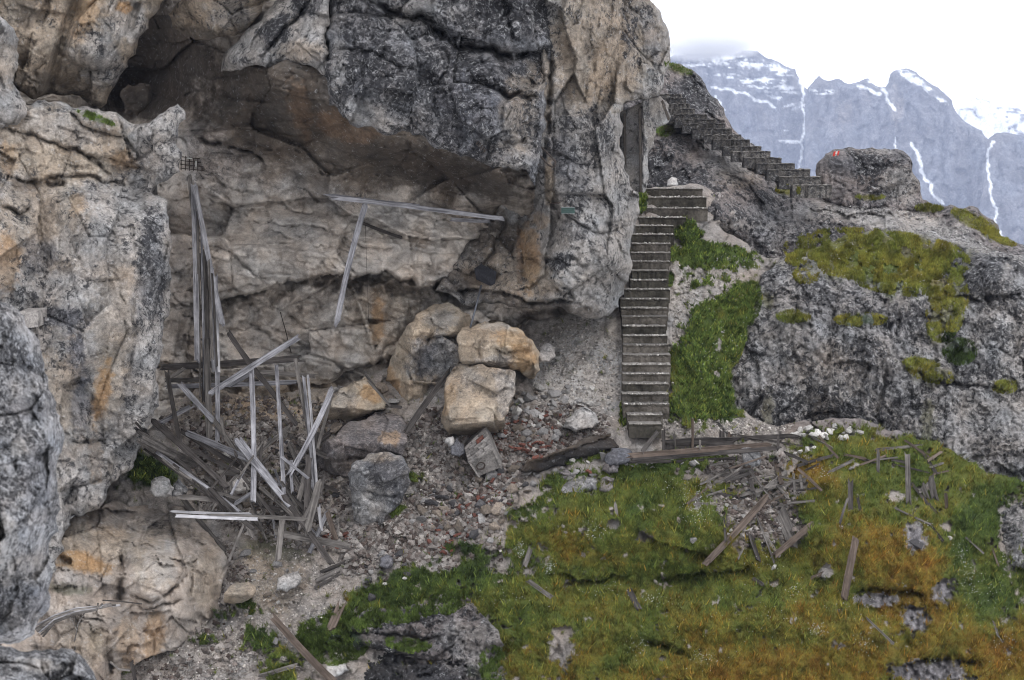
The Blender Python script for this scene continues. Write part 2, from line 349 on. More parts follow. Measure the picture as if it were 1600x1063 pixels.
def mrock(sd, a=1.0):
    def f(X, Y):
        return a * (34 * ridged(X, Y, 90, 5, sd, .6, 1.9, .5) + 26 * fbm(X, Y, 46, 4, sd + 3, .6, 1.0, .5) + facets(X, Y, 22, sd + 5, 1.4, .8, .1, .5, .5, .2, .15))
    return f
def snowcol(lines, bands, sd):
    def f(X, Y, C):
        for (pts, w) in lines: C = paintline(X, Y, C, 'snow', pts, w, sd + int(pts[0][0]))
        for (cx, cy, rx, ry, rot, amt) in bands:      # snow lying broken on ledges
            m = blobmask(X, Y, ('x', cx, cy, rx, ry, rot), sd + 5); n = fbm(X, Y, 26, 5, sd + int(cx), .65, .45, 2.0)
            m = m * sstep(-.02 - amt * .3, .08 - amt * .3, n); C = C * (1 - m[..., None]) + np.array(PAL['snow']) * m[..., None]
        return C
    return f
mass('mountain', [(850, 96), (940, 78), (1000, 84), (1035, 92), (1062, 86), (1090, 83), (1130, 85), (1160, 79), (1184, 80), (1200, 92), (1222, 100), (1243, 108), (1252, 125), (1262, 140), (1290, 160), (1300, 480), (850, 480)],
     [(1000, 60, 2100), (1260, 100, 2100), (1000, 460, 1850), (1300, 460, 1800), (1150, 250, 1960), (1255, 250, 2010)], mrock(11), 'bluegrey', seed=11, mat=M_MOUNT, rough=2, back=90, bev=(10, 20), step=2.0,
     colf=snowcol([([(1257, 118), (1253, 160), (1256, 200), (1252, 240), (1256, 292)], 2.8), ([(1112, 136), (1150, 146), (1180, 158), (1210, 168)], 3.4), ([(1118, 150), (1132, 172)], 3), ([(1248, 110), (1256, 135)], 6)],
                  [(1150, 96, 60, 9, 5, .0), (1200, 108, 50, 10, 12, -.1), (1110, 108, 50, 8, 3, -.15), (1225, 150, 26, 18, 20, -.25), (1232, 215, 20, 12, 10, -.25), (1185, 130, 60, 12, 8, -.4)], 5))
mass('mountain', [(1258, 165), (1262, 138), (1272, 126), (1280, 118), (1285, 124), (1300, 127), (1308, 123), (1320, 131), (1340, 130), (1350, 124), (1358, 123), (1366, 133), (1380, 139), (1388, 135), (1391, 116), (1403, 110), (1416, 107),
     (1432, 113), (1445, 124), (1462, 135), (1478, 148), (1488, 158), (1493, 175), (1500, 182), (1520, 200), (1545, 218), (1565, 250), (1600, 330), (1625, 500), (1258, 500)],
     [(1258, 150, 1900), (1600, 300, 1720), (1258, 460, 1650), (1600, 460, 1600), (1400, 150, 1850), (1420, 300, 1730)], mrock(23), 'bluegrey', seed=23, mat=M_MOUNT, rough=2, back=90, bev=(10, 20), step=2.0,
     blobs=[('tan', 1400, 165, 12, 30, 0, .3), ('tan', 1320, 175, 14, 20, 0, .3), ('slate', 1440, 150, 40, 12, 35, .7)],
     colf=snowcol([([(1380, 140), (1388, 160), (1398, 172)], 4), ([(1424, 225), (1440, 258), (1455, 290), (1474, 318)], 4.2), ([(1399, 215), (1400, 236)], 2.6), ([(1340, 135), (1375, 147)], 4)],
                  [(1425, 122, 26, 6, 32, .3), (1460, 148, 26, 5, 38, .1), (1350, 136, 22, 4, 10, .0), (1370, 128, 14, 8, 0, .4), (1285, 143, 20, 5, 5, .3)], 15))
mass('mountain', [(1488, 200), (1495, 170), (1505, 160), (1518, 153), (1535, 155), (1560, 161), (1580, 168), (1600, 176), (1660, 190), (1660, 500), (1540, 500), (1520, 300)],
     [(1500, 170, 2500), (1600, 180, 2500), (1500, 400, 2200), (1640, 400, 2100)], mrock(31), 'bluegrey', seed=31, mat=M_MOUNT, rough=2, back=90, bev=(10, 20), step=2.0,
     colf=snowcol([], [(1540, 180, 62, 30, 12, 1.0), (1530, 205, 34, 18, 35, 1.4), (1590, 190, 40, 16, 15, .1)], 25))
mass('mountain', [(1540, 226), (1548, 214), (1562, 208), (1580, 209), (1600, 214), (1660, 230), (1660, 500), (1500, 500), (1535, 300)],
     [(1540, 210, 1660), (1640, 230, 1640), (1520, 460, 1450), (1640, 460, 1450)], mrock(37, .8), 'bluegrey', seed=37, mat=M_MOUNT, rough=2, back=90, bev=(10, 20), step=2.0,
     colf=snowcol([([(1552, 222), (1544, 260), (1548, 300), (1558, 335), (1566, 372)], 3.3)], [], 35))
# a cloud bank hugging the left summit
def cloud(x, y, d, rx, ry, rz, dens, seed):
    m = bpy.data.materials.new('cloud_vapour'); m.use_nodes = True; nt = m.node_tree; nt.nodes.clear(); o = nt.nodes.new('ShaderNodeOutputMaterial'); v = nt.nodes.new('ShaderNodeVolumePrincipled')
    t = nt.nodes.new('ShaderNodeTexCoord').outputs['Object']; n = noise(nt, t, 1.6, 5, .6); ln = nt.nodes.new('ShaderNodeVectorMath'); ln.operation = 'LENGTH'; nt.links.new(t, ln.inputs[0])
    f = ramp(nt, ln.outputs['Value'], .35, 1.0, .62, -.25); a = nt.nodes.new('ShaderNodeMath'); a.operation = 'ADD'; nt.links.new(f, a.inputs[0]); nt.links.new(n, a.inputs[1])
    nt.links.new(ramp(nt, a.outputs[0], .62, 1.0, 0, dens), v.inputs['Density']); v.inputs['Color'].default_value = (1, 1, 1, 1); v.inputs['Anisotropy'].default_value = .3; nt.links.new(v.outputs[0], o.inputs['Volume'])
    bm = bmesh.new(); bmesh.ops.create_icosphere(bm, subdivisions=3, radius=1.0); me = bpy.data.meshes.new('cloud'); bm.to_mesh(me); bm.free(); me.materials.append(m)
    c = bpy.data.objects.new('cloud', me); link(c); c.location = V(x, y, d); c.scale = (rx * d / FPX, rz, ry * d / FPX); c['kind'] = 'stuff'
cloud(1105, 70, 1960, 130, 34, 90, .05, 1)
# the air between: one even volume round the whole scene
def haze_box():
    m = bpy.data.materials.new('haze_air'); m.use_nodes = True; nt = m.node_tree; nt.nodes.clear()
    o = nt.nodes.new('ShaderNodeOutputMaterial'); v = nt.nodes.new('ShaderNodeVolumePrincipled')
    v.inputs['Color'].default_value = (.66, .75, 1.0, 1); v.inputs['Density'].default_value = HAZE; v.inputs['Anisotropy'].default_value = 0.2
    nt.links.new(v.outputs[0], o.inputs['Volume'])
    x0, x1, y0, y1, z0, z1 = -1400, 1600, -60, 2650, -330, 150
    co = [(x, y, z) for x in (x0, x1) for y in (y0, y1) for z in (z0, z1)]
    F = [(0, 1, 3, 2), (4, 6, 7, 5), (0, 4, 5, 1), (2, 3, 7, 6), (0, 2, 6, 4), (1, 5, 7, 3)]
    me = bpy.data.meshes.new('haze'); me.from_pydata(co, [], F); me.materials.append(m); h = bpy.data.objects.new('haze', me); link(h); h['kind'] = 'stuff'
HAZE = 0.00017
haze_box()
# ------------------------------------------------------------------ rock styles (pixel units of relief)
def st_blocky(sd, a=1.0, s1=95, s2=34, s3=13, ax=1.0, ay=1.0, rot=0.0):
    def f(X, Y):
        return a * (10 * fbm(X, Y, 170, 3, sd) + 1.5 * facets(X, Y, s1, sd + 1, ax, ay, rot, .12, .66, .22, .08, .04) + 1.0 * facets(X, Y, s2, sd + 2, ax, ay, rot, .2, .60, .10, .10, .05)
            + 0.9 * facets(X, Y, s3, sd + 3, ax, ay, rot, .25, .60, .14, .10, .08) + .8 * facets(X, Y, 5.5, sd + 13, ax, ay, rot, .3, .5, .2, 0, .1) + 1.2 * fbm(X, Y, 9, 3, sd + 4))
    return f
def st_pitted(sd, a=1.0, ax=1.0, ay=1.0):
    def f(X, Y):
        return a * (16 * fbm(X, Y, 120, 4, sd, .55, ax, ay) + .9 * facets(X, Y, 60, sd + 1, ax, ay, 0, .4, .42, .16, .10, .05) + 1.0 * facets(X, Y, 22, sd + 2, ax, ay, 0, .5, .5, .2, .16, .10)
            - 5.5 * ridged(X, Y, 17, 4, sd + 3, .7, ax, ay) + 1.2 * facets(X, Y, 9, sd + 6, ax, ay, 0, .5, .65, .3, .22, .14) + 1.1 * facets(X, Y, 4.5, sd + 7, ax, ay, 0, .4, .65, .35, 0, .1))
    return f
def st_karst(sd, a=1.0, ax=1.0, ay=1.0):
    def f(X, Y):
        return a * (10 * fbm(X, Y, 130, 3, sd) + 1.5 * facets(X, Y, 70, sd + 1, ax, ay, 0, .15, .60, .22, .14, .05) + 1.0 * facets(X, Y, 24, sd + 2, ax, ay, 0, .3, .55, .16, .14, .08)
            - 2.6 * ridged(X, Y, 13, 4, sd + 3, .7, ax, ay) + 1.0 * facets(X, Y, 9, sd + 6, ax, ay, 0, .4, .6, .25, .16, .12) + .9 * facets(X, Y, 4.5, sd + 7, ax, ay, 0, .4, .6, .3, 0, .1))
    return f
def st_strata(sd, a=1.0, rot=.15):
    def f(X, Y):
        return a * (8 * fbm(X, Y, 180, 3, sd) + 1.5 * facets(X, Y, 110, sd + 1, .8, 1.3, rot, .10, .46, .18, .06, .03) + 1.0 * facets(X, Y, 36, sd + 2, .7, 1.5, rot, .2, .46, .16, .10, .05)
            + 0.9 * facets(X, Y, 14, sd + 3, .6, 1.6, rot, .25, .50, .22, .08, .08) + .7 * facets(X, Y, 6, sd + 13, .7, 1.4, rot, .3, .5, .2, 0, .1) + 1.0 * fbm(X, Y, 10, 3, sd + 4))
    return f
def st_face(sd, a=1.0):
    def f(X, Y):
        return a * (10 * fbm(X, Y, 200, 3, sd, .5, 1.3, .7) + 1.5 * facets(X, Y, 90, sd + 1, 1.3, .7, .05, .12, .46, .2, .06, .04) + 0.8 * facets(X, Y, 28, sd + 2, 1.2, .8, 0, .25, .44, .12, .08, .06)
            - 1.3 * ridged(X, Y, 14, 4, sd + 3, .65, 1.3, .8) + 0.9 * facets(X, Y, 10, sd + 6, 1, .8, 0, .3, .55, .16, .10, .12) + .8 * facets(X, Y, 5, sd + 7, 1, .8, 0, .4, .55, .2, 0, .1))
    return f
# ------------------------------------------------------------------ the cliff
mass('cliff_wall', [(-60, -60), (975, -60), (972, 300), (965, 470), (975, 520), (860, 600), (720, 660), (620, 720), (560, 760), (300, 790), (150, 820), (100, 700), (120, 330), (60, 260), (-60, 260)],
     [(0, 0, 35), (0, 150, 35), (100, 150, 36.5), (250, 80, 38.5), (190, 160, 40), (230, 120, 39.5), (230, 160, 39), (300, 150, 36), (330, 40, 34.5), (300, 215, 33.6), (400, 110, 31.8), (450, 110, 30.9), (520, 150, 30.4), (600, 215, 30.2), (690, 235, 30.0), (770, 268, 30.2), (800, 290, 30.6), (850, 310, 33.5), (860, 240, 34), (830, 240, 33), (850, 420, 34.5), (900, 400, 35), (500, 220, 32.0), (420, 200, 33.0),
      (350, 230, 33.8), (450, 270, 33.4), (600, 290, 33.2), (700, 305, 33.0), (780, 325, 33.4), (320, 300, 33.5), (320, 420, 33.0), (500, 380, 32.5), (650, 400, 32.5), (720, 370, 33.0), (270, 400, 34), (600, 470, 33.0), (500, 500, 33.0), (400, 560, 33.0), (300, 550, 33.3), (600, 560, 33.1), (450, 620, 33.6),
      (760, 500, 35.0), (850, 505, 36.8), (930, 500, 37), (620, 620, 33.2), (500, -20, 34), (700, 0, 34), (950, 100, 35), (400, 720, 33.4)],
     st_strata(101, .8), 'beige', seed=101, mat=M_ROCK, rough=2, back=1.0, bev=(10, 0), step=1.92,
     cracks=[([(262, 470), (300, 478), (345, 470), (385, 462), (420, 452), (460, 440), (520, 430), (575, 428), (625, 440), (655, 452), (700, 435), (735, 390), (760, 350)], 2.5, .25, 1.15, 62, 3, 5),
             ([(250, 560), (330, 585), (400, 592), (470, 597), (520, 596), (555, 575), (600, 560), (660, 545)], 2.5, .2, .75, 45, 4, 5),
             ([(290, 255), (330, 268), (350, 290), (400, 300), (450, 325), (540, 345)], 2, .12, .16, 18, 5, 5), ([(300, 215), (350, 225), (400, 240), (420, 262)], 3, .3, .3, 25, 6),
             ([(330, 380), (370, 400), (400, 430), (440, 440)], 2, .14, .14, 14, 7), ([(340, 330), (390, 345), (470, 350), (540, 372), (600, 390), (650, 385)], 2, .14, .16, 16, 8),
             ([(350, 500), (400, 510), (440, 540), (500, 545), (520, 560)], 2, .16, .15, 14, 9), ([(660, 470), (650, 500), (610, 540), (590, 570)], 2.5, .3, .2, 20, 10), ([(470, 250), (540, 262), (600, 270), (690, 290)], 2, .12, .12, 20, 12)],
     rnd=[(42, 290, 260, 700, 440, 18, 60, .11, .10), (34, 270, 470, 640, 590, 25, 50, .11, .10), (14, 660, 300, 880, 480, 10, 60, .10, .10), (26, 350, 110, 800, 260, 25, 70, .06, .05), (24, 300, 600, 560, 720, 10, 40, .08, .08)],
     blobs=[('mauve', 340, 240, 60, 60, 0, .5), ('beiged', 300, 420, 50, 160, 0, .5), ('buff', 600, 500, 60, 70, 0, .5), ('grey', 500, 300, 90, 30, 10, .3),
            ('brown', 420, 170, 130, 110, 0, .9), ('brown', 600, 240, 170, 60, 15, .9), ('dbrown', 250, 100, 130, 110, 0, 1), ('dbrown', 430, 150, 120, 70, 10, .55), ('dbrown', 640, 255, 200, 34, 14, .6), ('dbrown', 230, 130, 90, 60, 0, .9), ('dbrown', 740, 270, 120, 38, 12, .9), ('brown', 480, 250, 120, 45, 12, .6), ('rust', 540, 200, 60, 24, 20, .3), ('rust', 470, 170, 18, 50, -10, .3), ('dbrown', 620, 250, 90, 18, 15, .6), ('dbrown', 440, 240, 60, 14, 10, .4),  # brown ceiling stain; dbrown deepens it and paints the cave's shade
            ('brown', 700, 325, 80, 20, 8, .6), ('brown', 780, 380, 60, 70, 0, .5), ('ochre', 590, 500, 12, 40, 0, .7), ('brown', 560, 445, 110, 14, 5, .7), ('brown', 520, 300, 60, 50, 0, .4), ('buff', 450, 630, 150, 40, 0, .8), ('ochre', 380, 640, 60, 14, 0, .5), ('dbrown', 870, 500, 90, 20, 0, .6),
            ('brown', 300, 520, 40, 50, 0, .45), ('brown', 290, 420, 25, 60, 0, .5), ('dbrown', 480, 215, 14, 70, 8, .35), ('dbrown', 400, 200, 40, 60, 0, .45), ('pale', 470, 360, 60, 20, 10, .5), ('pale', 600, 340, 50, 20, 0, .3)])
mass('cliff_lobe', [(262, 22), (285, 2), (300, -50), (432, -50), (410, 10), (392, 40), (372, 53), (345, 58), (320, 64), (290, 58), (270, 45)],
     [(262, 20, 32.3), (300, 0, 31.3), (350, 0, 31.0), (400, 0, 31.4), (330, 50, 31.8), (380, 40, 32.0), (290, 40, 32.3)], st_blocky(131, .5, 70, 26, 10), 'tan', seed=131, mat=M_ROCK, rough=5, back=2.5, bev=(14, .3), blobs=[('brown', 310, 55, 50, 14, 10, .8), ('lgrey', 360, 20, 40, 25, 0, .6)],
     rnd=[(8, 270, 0, 400, 50, 40, 60, .1, .12)])
mass('cliff_slab', [(345, 112), (350, 85), (368, 68), (392, 42), (418, 15), (440, -10), (450, -50), (525, -50), (515, 30), (516, 85), (512, 120), (495, 108), (480, 102), (460, 98), (430, 106), (410, 103), (380, 108), (360, 112)],
     [(345, 110, 32.0), (400, 60, 31.3), (440, 10, 31.2), (500, 0, 30.2), (505, 60, 29.9), (500, 105, 30.0), (430, 100, 30.7), (460, 50, 30.4)], st_blocky(141, .5, 70, 26, 10, 1, 1, .9), 'lgrey', seed=141, mat=M_ROCK, rough=4, back=2.0, bev=(12, .3),
     cracks=[([(395, 95), (430, 60), (470, 20), (490, -20)], 3, .3, .3, 16, 14)], rnd=[(8, 360, 0, 510, 100, -45, 60, .1, .1)], blobs=[('dark', 430, 45, 30, 22, -45, .8), ('tan', 470, 80, 40, 20, 0, .5), ('dark', 480, 10, 30, 20, -40, .6)])
mass('cliff_face', [(846, -50), (1000, -50), (1012, 0), (1030, 15), (1042, 42), (1047, 68), (1047, 98), (1040, 115), (1036, 135), (1030, 150), (1012, 156), (1000, 152), (990, 158), (975, 160), (968, 180), (968, 215), (975, 260), (985, 292), (998, 305), (1000, 330), (990, 360),
     (985, 400), (982, 440), (975, 460), (967, 480), (950, 494), (925, 498), (890, 490), (850, 483), (800, 480), (760, 474), (715, 468), (680, 455), (700, 425), (725, 385), (745, 360), (770, 340), (785, 318), (815, 305), (835, 290), (836, 240), (848, 200), (846, 100)],
     [(855, 0, 30.6), (870, 100, 30.8), (1000, 0, 32.2), (1042, 70, 33.2), (950, 60, 31.4), (950, 200, 31.6), (1000, 140, 32.6), (970, 250, 32.4), (870, 230, 30.9), (870, 300, 30.9), (850, 330, 31.6), (900, 350, 31.0), (990, 340, 32.8), (950, 400, 31.7), (978, 450, 33.2),
      (900, 470, 31.6), (940, 480, 32.6), (870, 420, 31.2), (845, 460, 31.9), (830, 330, 32.8), (790, 345, 33.4), (820, 400, 32.5), (760, 390, 33.0), (740, 430, 33.0), (700, 445, 32.9), (800, 460, 32.0), (760, 465, 32.4), (830, 440, 32.1), (760, 430, 33.2)],
     st_face(151, .8), 'lgrey', seed=151, mat=M_KARST, rough=4, back=2.5, bev=(9, .22), step=1.92,
     cracks=[([(852, 40), (858, 85), (862, 110), (856, 180), (848, 240)], 3.5, .5, 0, 10, 15), ([(1030, 80), (1000, 100), (1010, 130)], 2, .2, .1, 14, 16), ([(790, 330), (775, 380), (745, 420)], 3, .25, .2, 16, 17), ([(815, 330), (818, 400), (808, 470)], 3, .22, 0, 10, 18),
             ([(860, 320), (900, 345), (940, 365), (985, 350)], 2.5, .2, .12, 14, 19), ([(835, 250), (850, 232), (900, 255), (950, 262)], 2, .12, .1, 12, 20), ([(690, 448), (750, 452), (810, 462), (860, 470), (920, 484)], 2.5, .15, .55, 22, 21, 4),
             ([(930, 0), (920, 60), (925, 120), (905, 180)], 1.8, .12, 0, 9, 22), ([(870, 440), (885, 450), (900, 470)], 2, .2, .2, 12, 23), ([(845, 300), (870, 325), (880, 345)], 2.5, .2, .25, 18, 24)],
     rnd=[(12, 860, 0, 1030, 300, 70, 60, .05, .05), (12, 860, 300, 980, 480, 20, 50, .07, .08), (18, 710, 330, 860, 465, 15, 60, .10, .12)],
     blobs=[('tan', 940, 60, 90, 150, 8, .85), ('ochre', 935, 120, 20, 50, 10, .25), ('lgrey', 920, 400, 90, 120, 0, .6), ('grey', 900, 220, 60, 60, 0, .6), ('slate', 872, 250, 30, 40, 0, .55), ('dark', 900, 300, 22, 45, 10, .45), ('tan', 858, 285, 9, 40, 0, .9), ('tan', 850, 150, 16, 60, 0, .6),
            ('brown', 770, 370, 60, 45, 0, .75), ('tan', 800, 430, 80, 40, 0, .8), ('ochre', 828, 400, 16, 60, 0, .65), ('rust', 812, 400, 6, 60, 0, .4), ('brown', 720, 440, 40, 25, 0, .6), ('dark', 875, 410, 22, 14, 0, .6), ('dark', 985, 20, 14, 90, 0, .35), ('slate', 1015, 50, 14, 60, -10, .4),
            ('brown', 840, 478, 110, 10, 5, .7), ('dark', 895, 360, 26, 20, 0, .4), ('pale', 905, 440, 30, 50, 0, .4), ('ochre', 845, 345, 14, 14, 0, .4)])
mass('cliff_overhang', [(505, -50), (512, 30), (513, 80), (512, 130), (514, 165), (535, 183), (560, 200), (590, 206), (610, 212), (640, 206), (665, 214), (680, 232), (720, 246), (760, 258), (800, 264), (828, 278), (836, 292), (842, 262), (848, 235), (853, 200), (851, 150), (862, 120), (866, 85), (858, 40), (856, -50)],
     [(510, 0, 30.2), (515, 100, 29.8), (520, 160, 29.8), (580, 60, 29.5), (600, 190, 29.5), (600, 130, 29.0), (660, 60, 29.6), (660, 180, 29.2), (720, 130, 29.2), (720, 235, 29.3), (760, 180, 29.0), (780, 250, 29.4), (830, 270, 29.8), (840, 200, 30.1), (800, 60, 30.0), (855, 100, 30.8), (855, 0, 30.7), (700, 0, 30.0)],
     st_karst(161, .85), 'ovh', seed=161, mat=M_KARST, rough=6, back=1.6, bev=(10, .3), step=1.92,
     cracks=[([(560, -10), (600, 8), (660, 22), (680, 45), (715, 72), (760, 75), (810, 85), (860, 90)], 6, .9, .5, 18, 31, 5), ([(515, 72), (560, 75), (600, 90), (640, 105), (690, 120)], 2.5, .25, .12, 15, 32), ([(690, 75), (700, 100), (685, 130), (680, 180)], 3, .3, 0, 10, 33),
             ([(730, 125), (770, 135), (795, 152), (840, 148)], 5, .6, .2, 14, 34), ([(510, 22), (590, 24), (640, 28)], 2.5, .25, .1, 10, 35), ([(760, 215), (800, 225), (830, 215)], 2, .2, .1, 12, 36), ([(790, 0), (795, 40), (800, 70)], 4, .4, 0, 10, 37)],
     rnd=[(30, 515, 0, 850, 270, 30, 45, .12, .06), (16, 515, 0, 850, 260, 100, 40, .12, .02)],
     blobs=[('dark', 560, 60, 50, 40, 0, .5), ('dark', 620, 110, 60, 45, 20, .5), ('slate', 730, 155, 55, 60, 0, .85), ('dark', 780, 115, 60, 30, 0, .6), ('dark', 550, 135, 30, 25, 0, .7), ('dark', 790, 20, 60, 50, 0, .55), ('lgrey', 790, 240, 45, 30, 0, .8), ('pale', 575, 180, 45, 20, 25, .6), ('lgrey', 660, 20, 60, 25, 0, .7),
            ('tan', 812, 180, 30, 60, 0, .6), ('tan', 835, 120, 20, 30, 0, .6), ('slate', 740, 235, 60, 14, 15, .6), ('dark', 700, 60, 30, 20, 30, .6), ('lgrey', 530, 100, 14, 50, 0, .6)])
def lobes(X, Y, D):
    # rounded hanging lobes: dips between them
    D += 0.55 * np.exp(-((X - 100 + (Y - 60) * .32) / 9.0) ** 2) * sstep(-40, 30, Y) + 0.45 * np.exp(-((X - 212 + (Y - 10) * .25) / 7.0) ** 2) * sstep(90, 20, Y); return D
mass('cliff_lobe', [(-50, -50), (272, -50), (262, -5), (245, 20), (232, 45), (214, 60), (212, 85), (200, 105), (185, 125), (170, 150), (158, 170), (130, 156), (100, 150), (80, 146), (52, 156), (30, 142), (20, 112), (-50, 100)],
     [(0, 0, 29.5), (100, 0, 29.8), (200, 0, 30.3), (260, -10, 31.2), (50, 80, 29.2), (60, 140, 30.0), (130, 80, 29.7), (150, 150, 31.0), (200, 60, 30.4), (180, 100, 30.6), (210, 80, 31.0), (100, 140, 30.9), (230, 30, 31.0)],
     st_blocky(171, .55, 80, 30, 12, 1.2, .8, .5), 'tan', seed=171, mat=M_ROCK, rough=5, back=3.5, bev=(10, .3), extra=lobes,
     rnd=[(22, 20, 0, 250, 150, 110, 60, .10, .10), (10, 20, 0, 250, 150, 20, 40, .10, .10)], blobs=[('lgrey', 200, 30, 50, 40, 0, .8), ('lgrey', 150, 90, 40, 50, -20, .6), ('ochre', 135, 15, 20, 40, 15, .5), ('ochre', 195, 12, 14, 10, 0, .8), ('brown', 70, 130, 60, 20, 0, .5), ('brown', 40, 10, 25, 40, 0, .6), ('grey', 180, 110, 25, 40, -40, .5)])
mass('rock_pillar', [(-50, 150), (20, 166), (60, 156), (95, 158), (130, 166), (160, 176), (200, 190), (235, 192), (250, 178), (265, 168), (288, 172), (290, 187), (278, 208), (285, 238), (281, 268), (262, 282), (240, 292), (236, 300), (262, 316), (264, 350), (266, 400), (268, 460), (256, 500), (250, 560), (248, 610), (236, 655), (218, 700), (204, 735), (184, 750), (165, 768), (155, 795), (130, 806), (112, 802), (100, 835), (85, 880), (70, 960), (-50, 960)],
     [(0, 170, 27.9), (0, 300, 27.0), (0, 500, 26.8), (150, 500, 27.1), (150, 350, 27.3), (215, 500, 27.3), (240, 500, 28.3), (262, 460, 28.9), (150, 190, 28.2), (235, 210, 28.3), (275, 200, 28.4), (275, 260, 28.7), (220, 290, 28.9), (240, 330, 28.2), (100, 160, 28.7), (50, 750, 26.8), (130, 760, 27.2), (200, 700, 28.2), (220, 620, 28.0), (240, 400, 27.8)],
     st_face(181, .8), 'lgrey', seed=181, mat=M_ROCK, rough=5, back=4.2, bev=(8, .2), step=1.92,
     cracks=[([(-20, 200), (20, 205), (60, 215), (120, 230), (180, 250), (250, 285)], 2.5, .2, .15, 16, 41, 6), ([(0, 270), (40, 285), (70, 280), (110, 275), (160, 285), (220, 282)], 2.5, .22, .22, 16, 42, 6), ([(70, 282), (85, 290), (105, 286)], 4, .5, 0, 10, 43), ([(0, 320), (30, 335), (50, 320)], 3, .3, .15, 12, 44),
             ([(215, 340), (222, 400), (208, 480), (205, 560), (190, 640), (180, 700)], 3, .18, 0, 14, 45), ([(100, 688), (140, 690), (175, 692)], 2, .2, .12, 14, 46), ([(60, 380), (90, 420), (150, 440), (200, 430)], 2, .1, .05, 14, 47), ([(100, 170), (140, 200), (200, 220), (225, 260)], 2.5, .2, .15, 14, 48), ([(95, 790), (110, 760), (170, 745)], 2, .15, .15, 14, 49)],
     rnd=[(22, 0, 170, 270, 300, 12, 70, .08, .12), (9, 0, 320, 250, 700, 15, 70, .04, .05), (14, 80, 640, 210, 790, 10, 50, .09, .09), (10, 10, 300, 250, 700, 95, 80, .06, 0)],
     blobs=[('tan', 90, 230, 130, 60, 5, .85), ('ochre', 15, 250, 18, 30, 0, .5), ('ochre', 200, 250, 30, 16, 10, .5), ('lgrey', 250, 230, 50, 45, 0, .8), ('buff', 90, 260, 100, 30, 5, .5), ('tan', 60, 350, 80, 80, 0, .7), ('tan', 180, 480, 40, 100, 0, .5), ('buff', 170, 600, 30, 70, 10, .5), ('ochre', 12, 410, 22, 50, 0, .55), ('ochre', 120, 320, 16, 20, 0, .4), ('lgrey', 140, 390, 70, 40, 0, .6), ('slate', 60, 400, 30, 30, 0, .5),
            ('dark', 235, 440, 26, 110, 3, .55), ('lgrey', 225, 600, 26, 110, 6, .8), ('slate', 120, 560, 16, 60, -8, .9), ('slate', 90, 495, 50, 16, 5, .8), ('tan', 90, 640, 40, 110, 0, .7), ('ochre', 160, 610, 14, 50, 12, .8), ('ochre', 150, 720, 12, 40, 0, .6), ('lgrey', 120, 720, 50, 50, 0, .7), ('slate', 30, 520, 20, 30, 0, .4),
            ('tan', 40, 180, 60, 18, 10, .5), ('pale', 70, 195, 35, 25, 0, .4), ('brown', 40, 290, 25, 12, 0, .7), ('green', 150, 185, 30, 6, 20, .6), ('lgrey', 110, 205, 40, 25, 30, .5), ('slate', 125, 640, 18, 40, 0, .6), ('grey', 240, 350, 14, 40, 0, .7)])
mass('rock_spur', [(-50, -12), (0, 25), (22, 45), (30, 62), (26, 95), (20, 135), (40, 160), (42, 180), (28, 196), (-50, 210)],
     [(0, 40, 27.5), (20, 80, 27.9), (10, 130, 27.6), (30, 175, 27.7), (-20, 180, 27.3), (0, 200, 27.7), (-20, 60, 27.2)], st_blocky(191, .45, 50, 22, 9), 'lgrey', seed=191, mat=M_ROCK, rough=4, back=3, bev=(12, .3), blobs=[('tan', 10, 100, 20, 40, 0, .5)], rnd=[(6, -20, 20, 40, 190, 80, 40, .08, .08)])
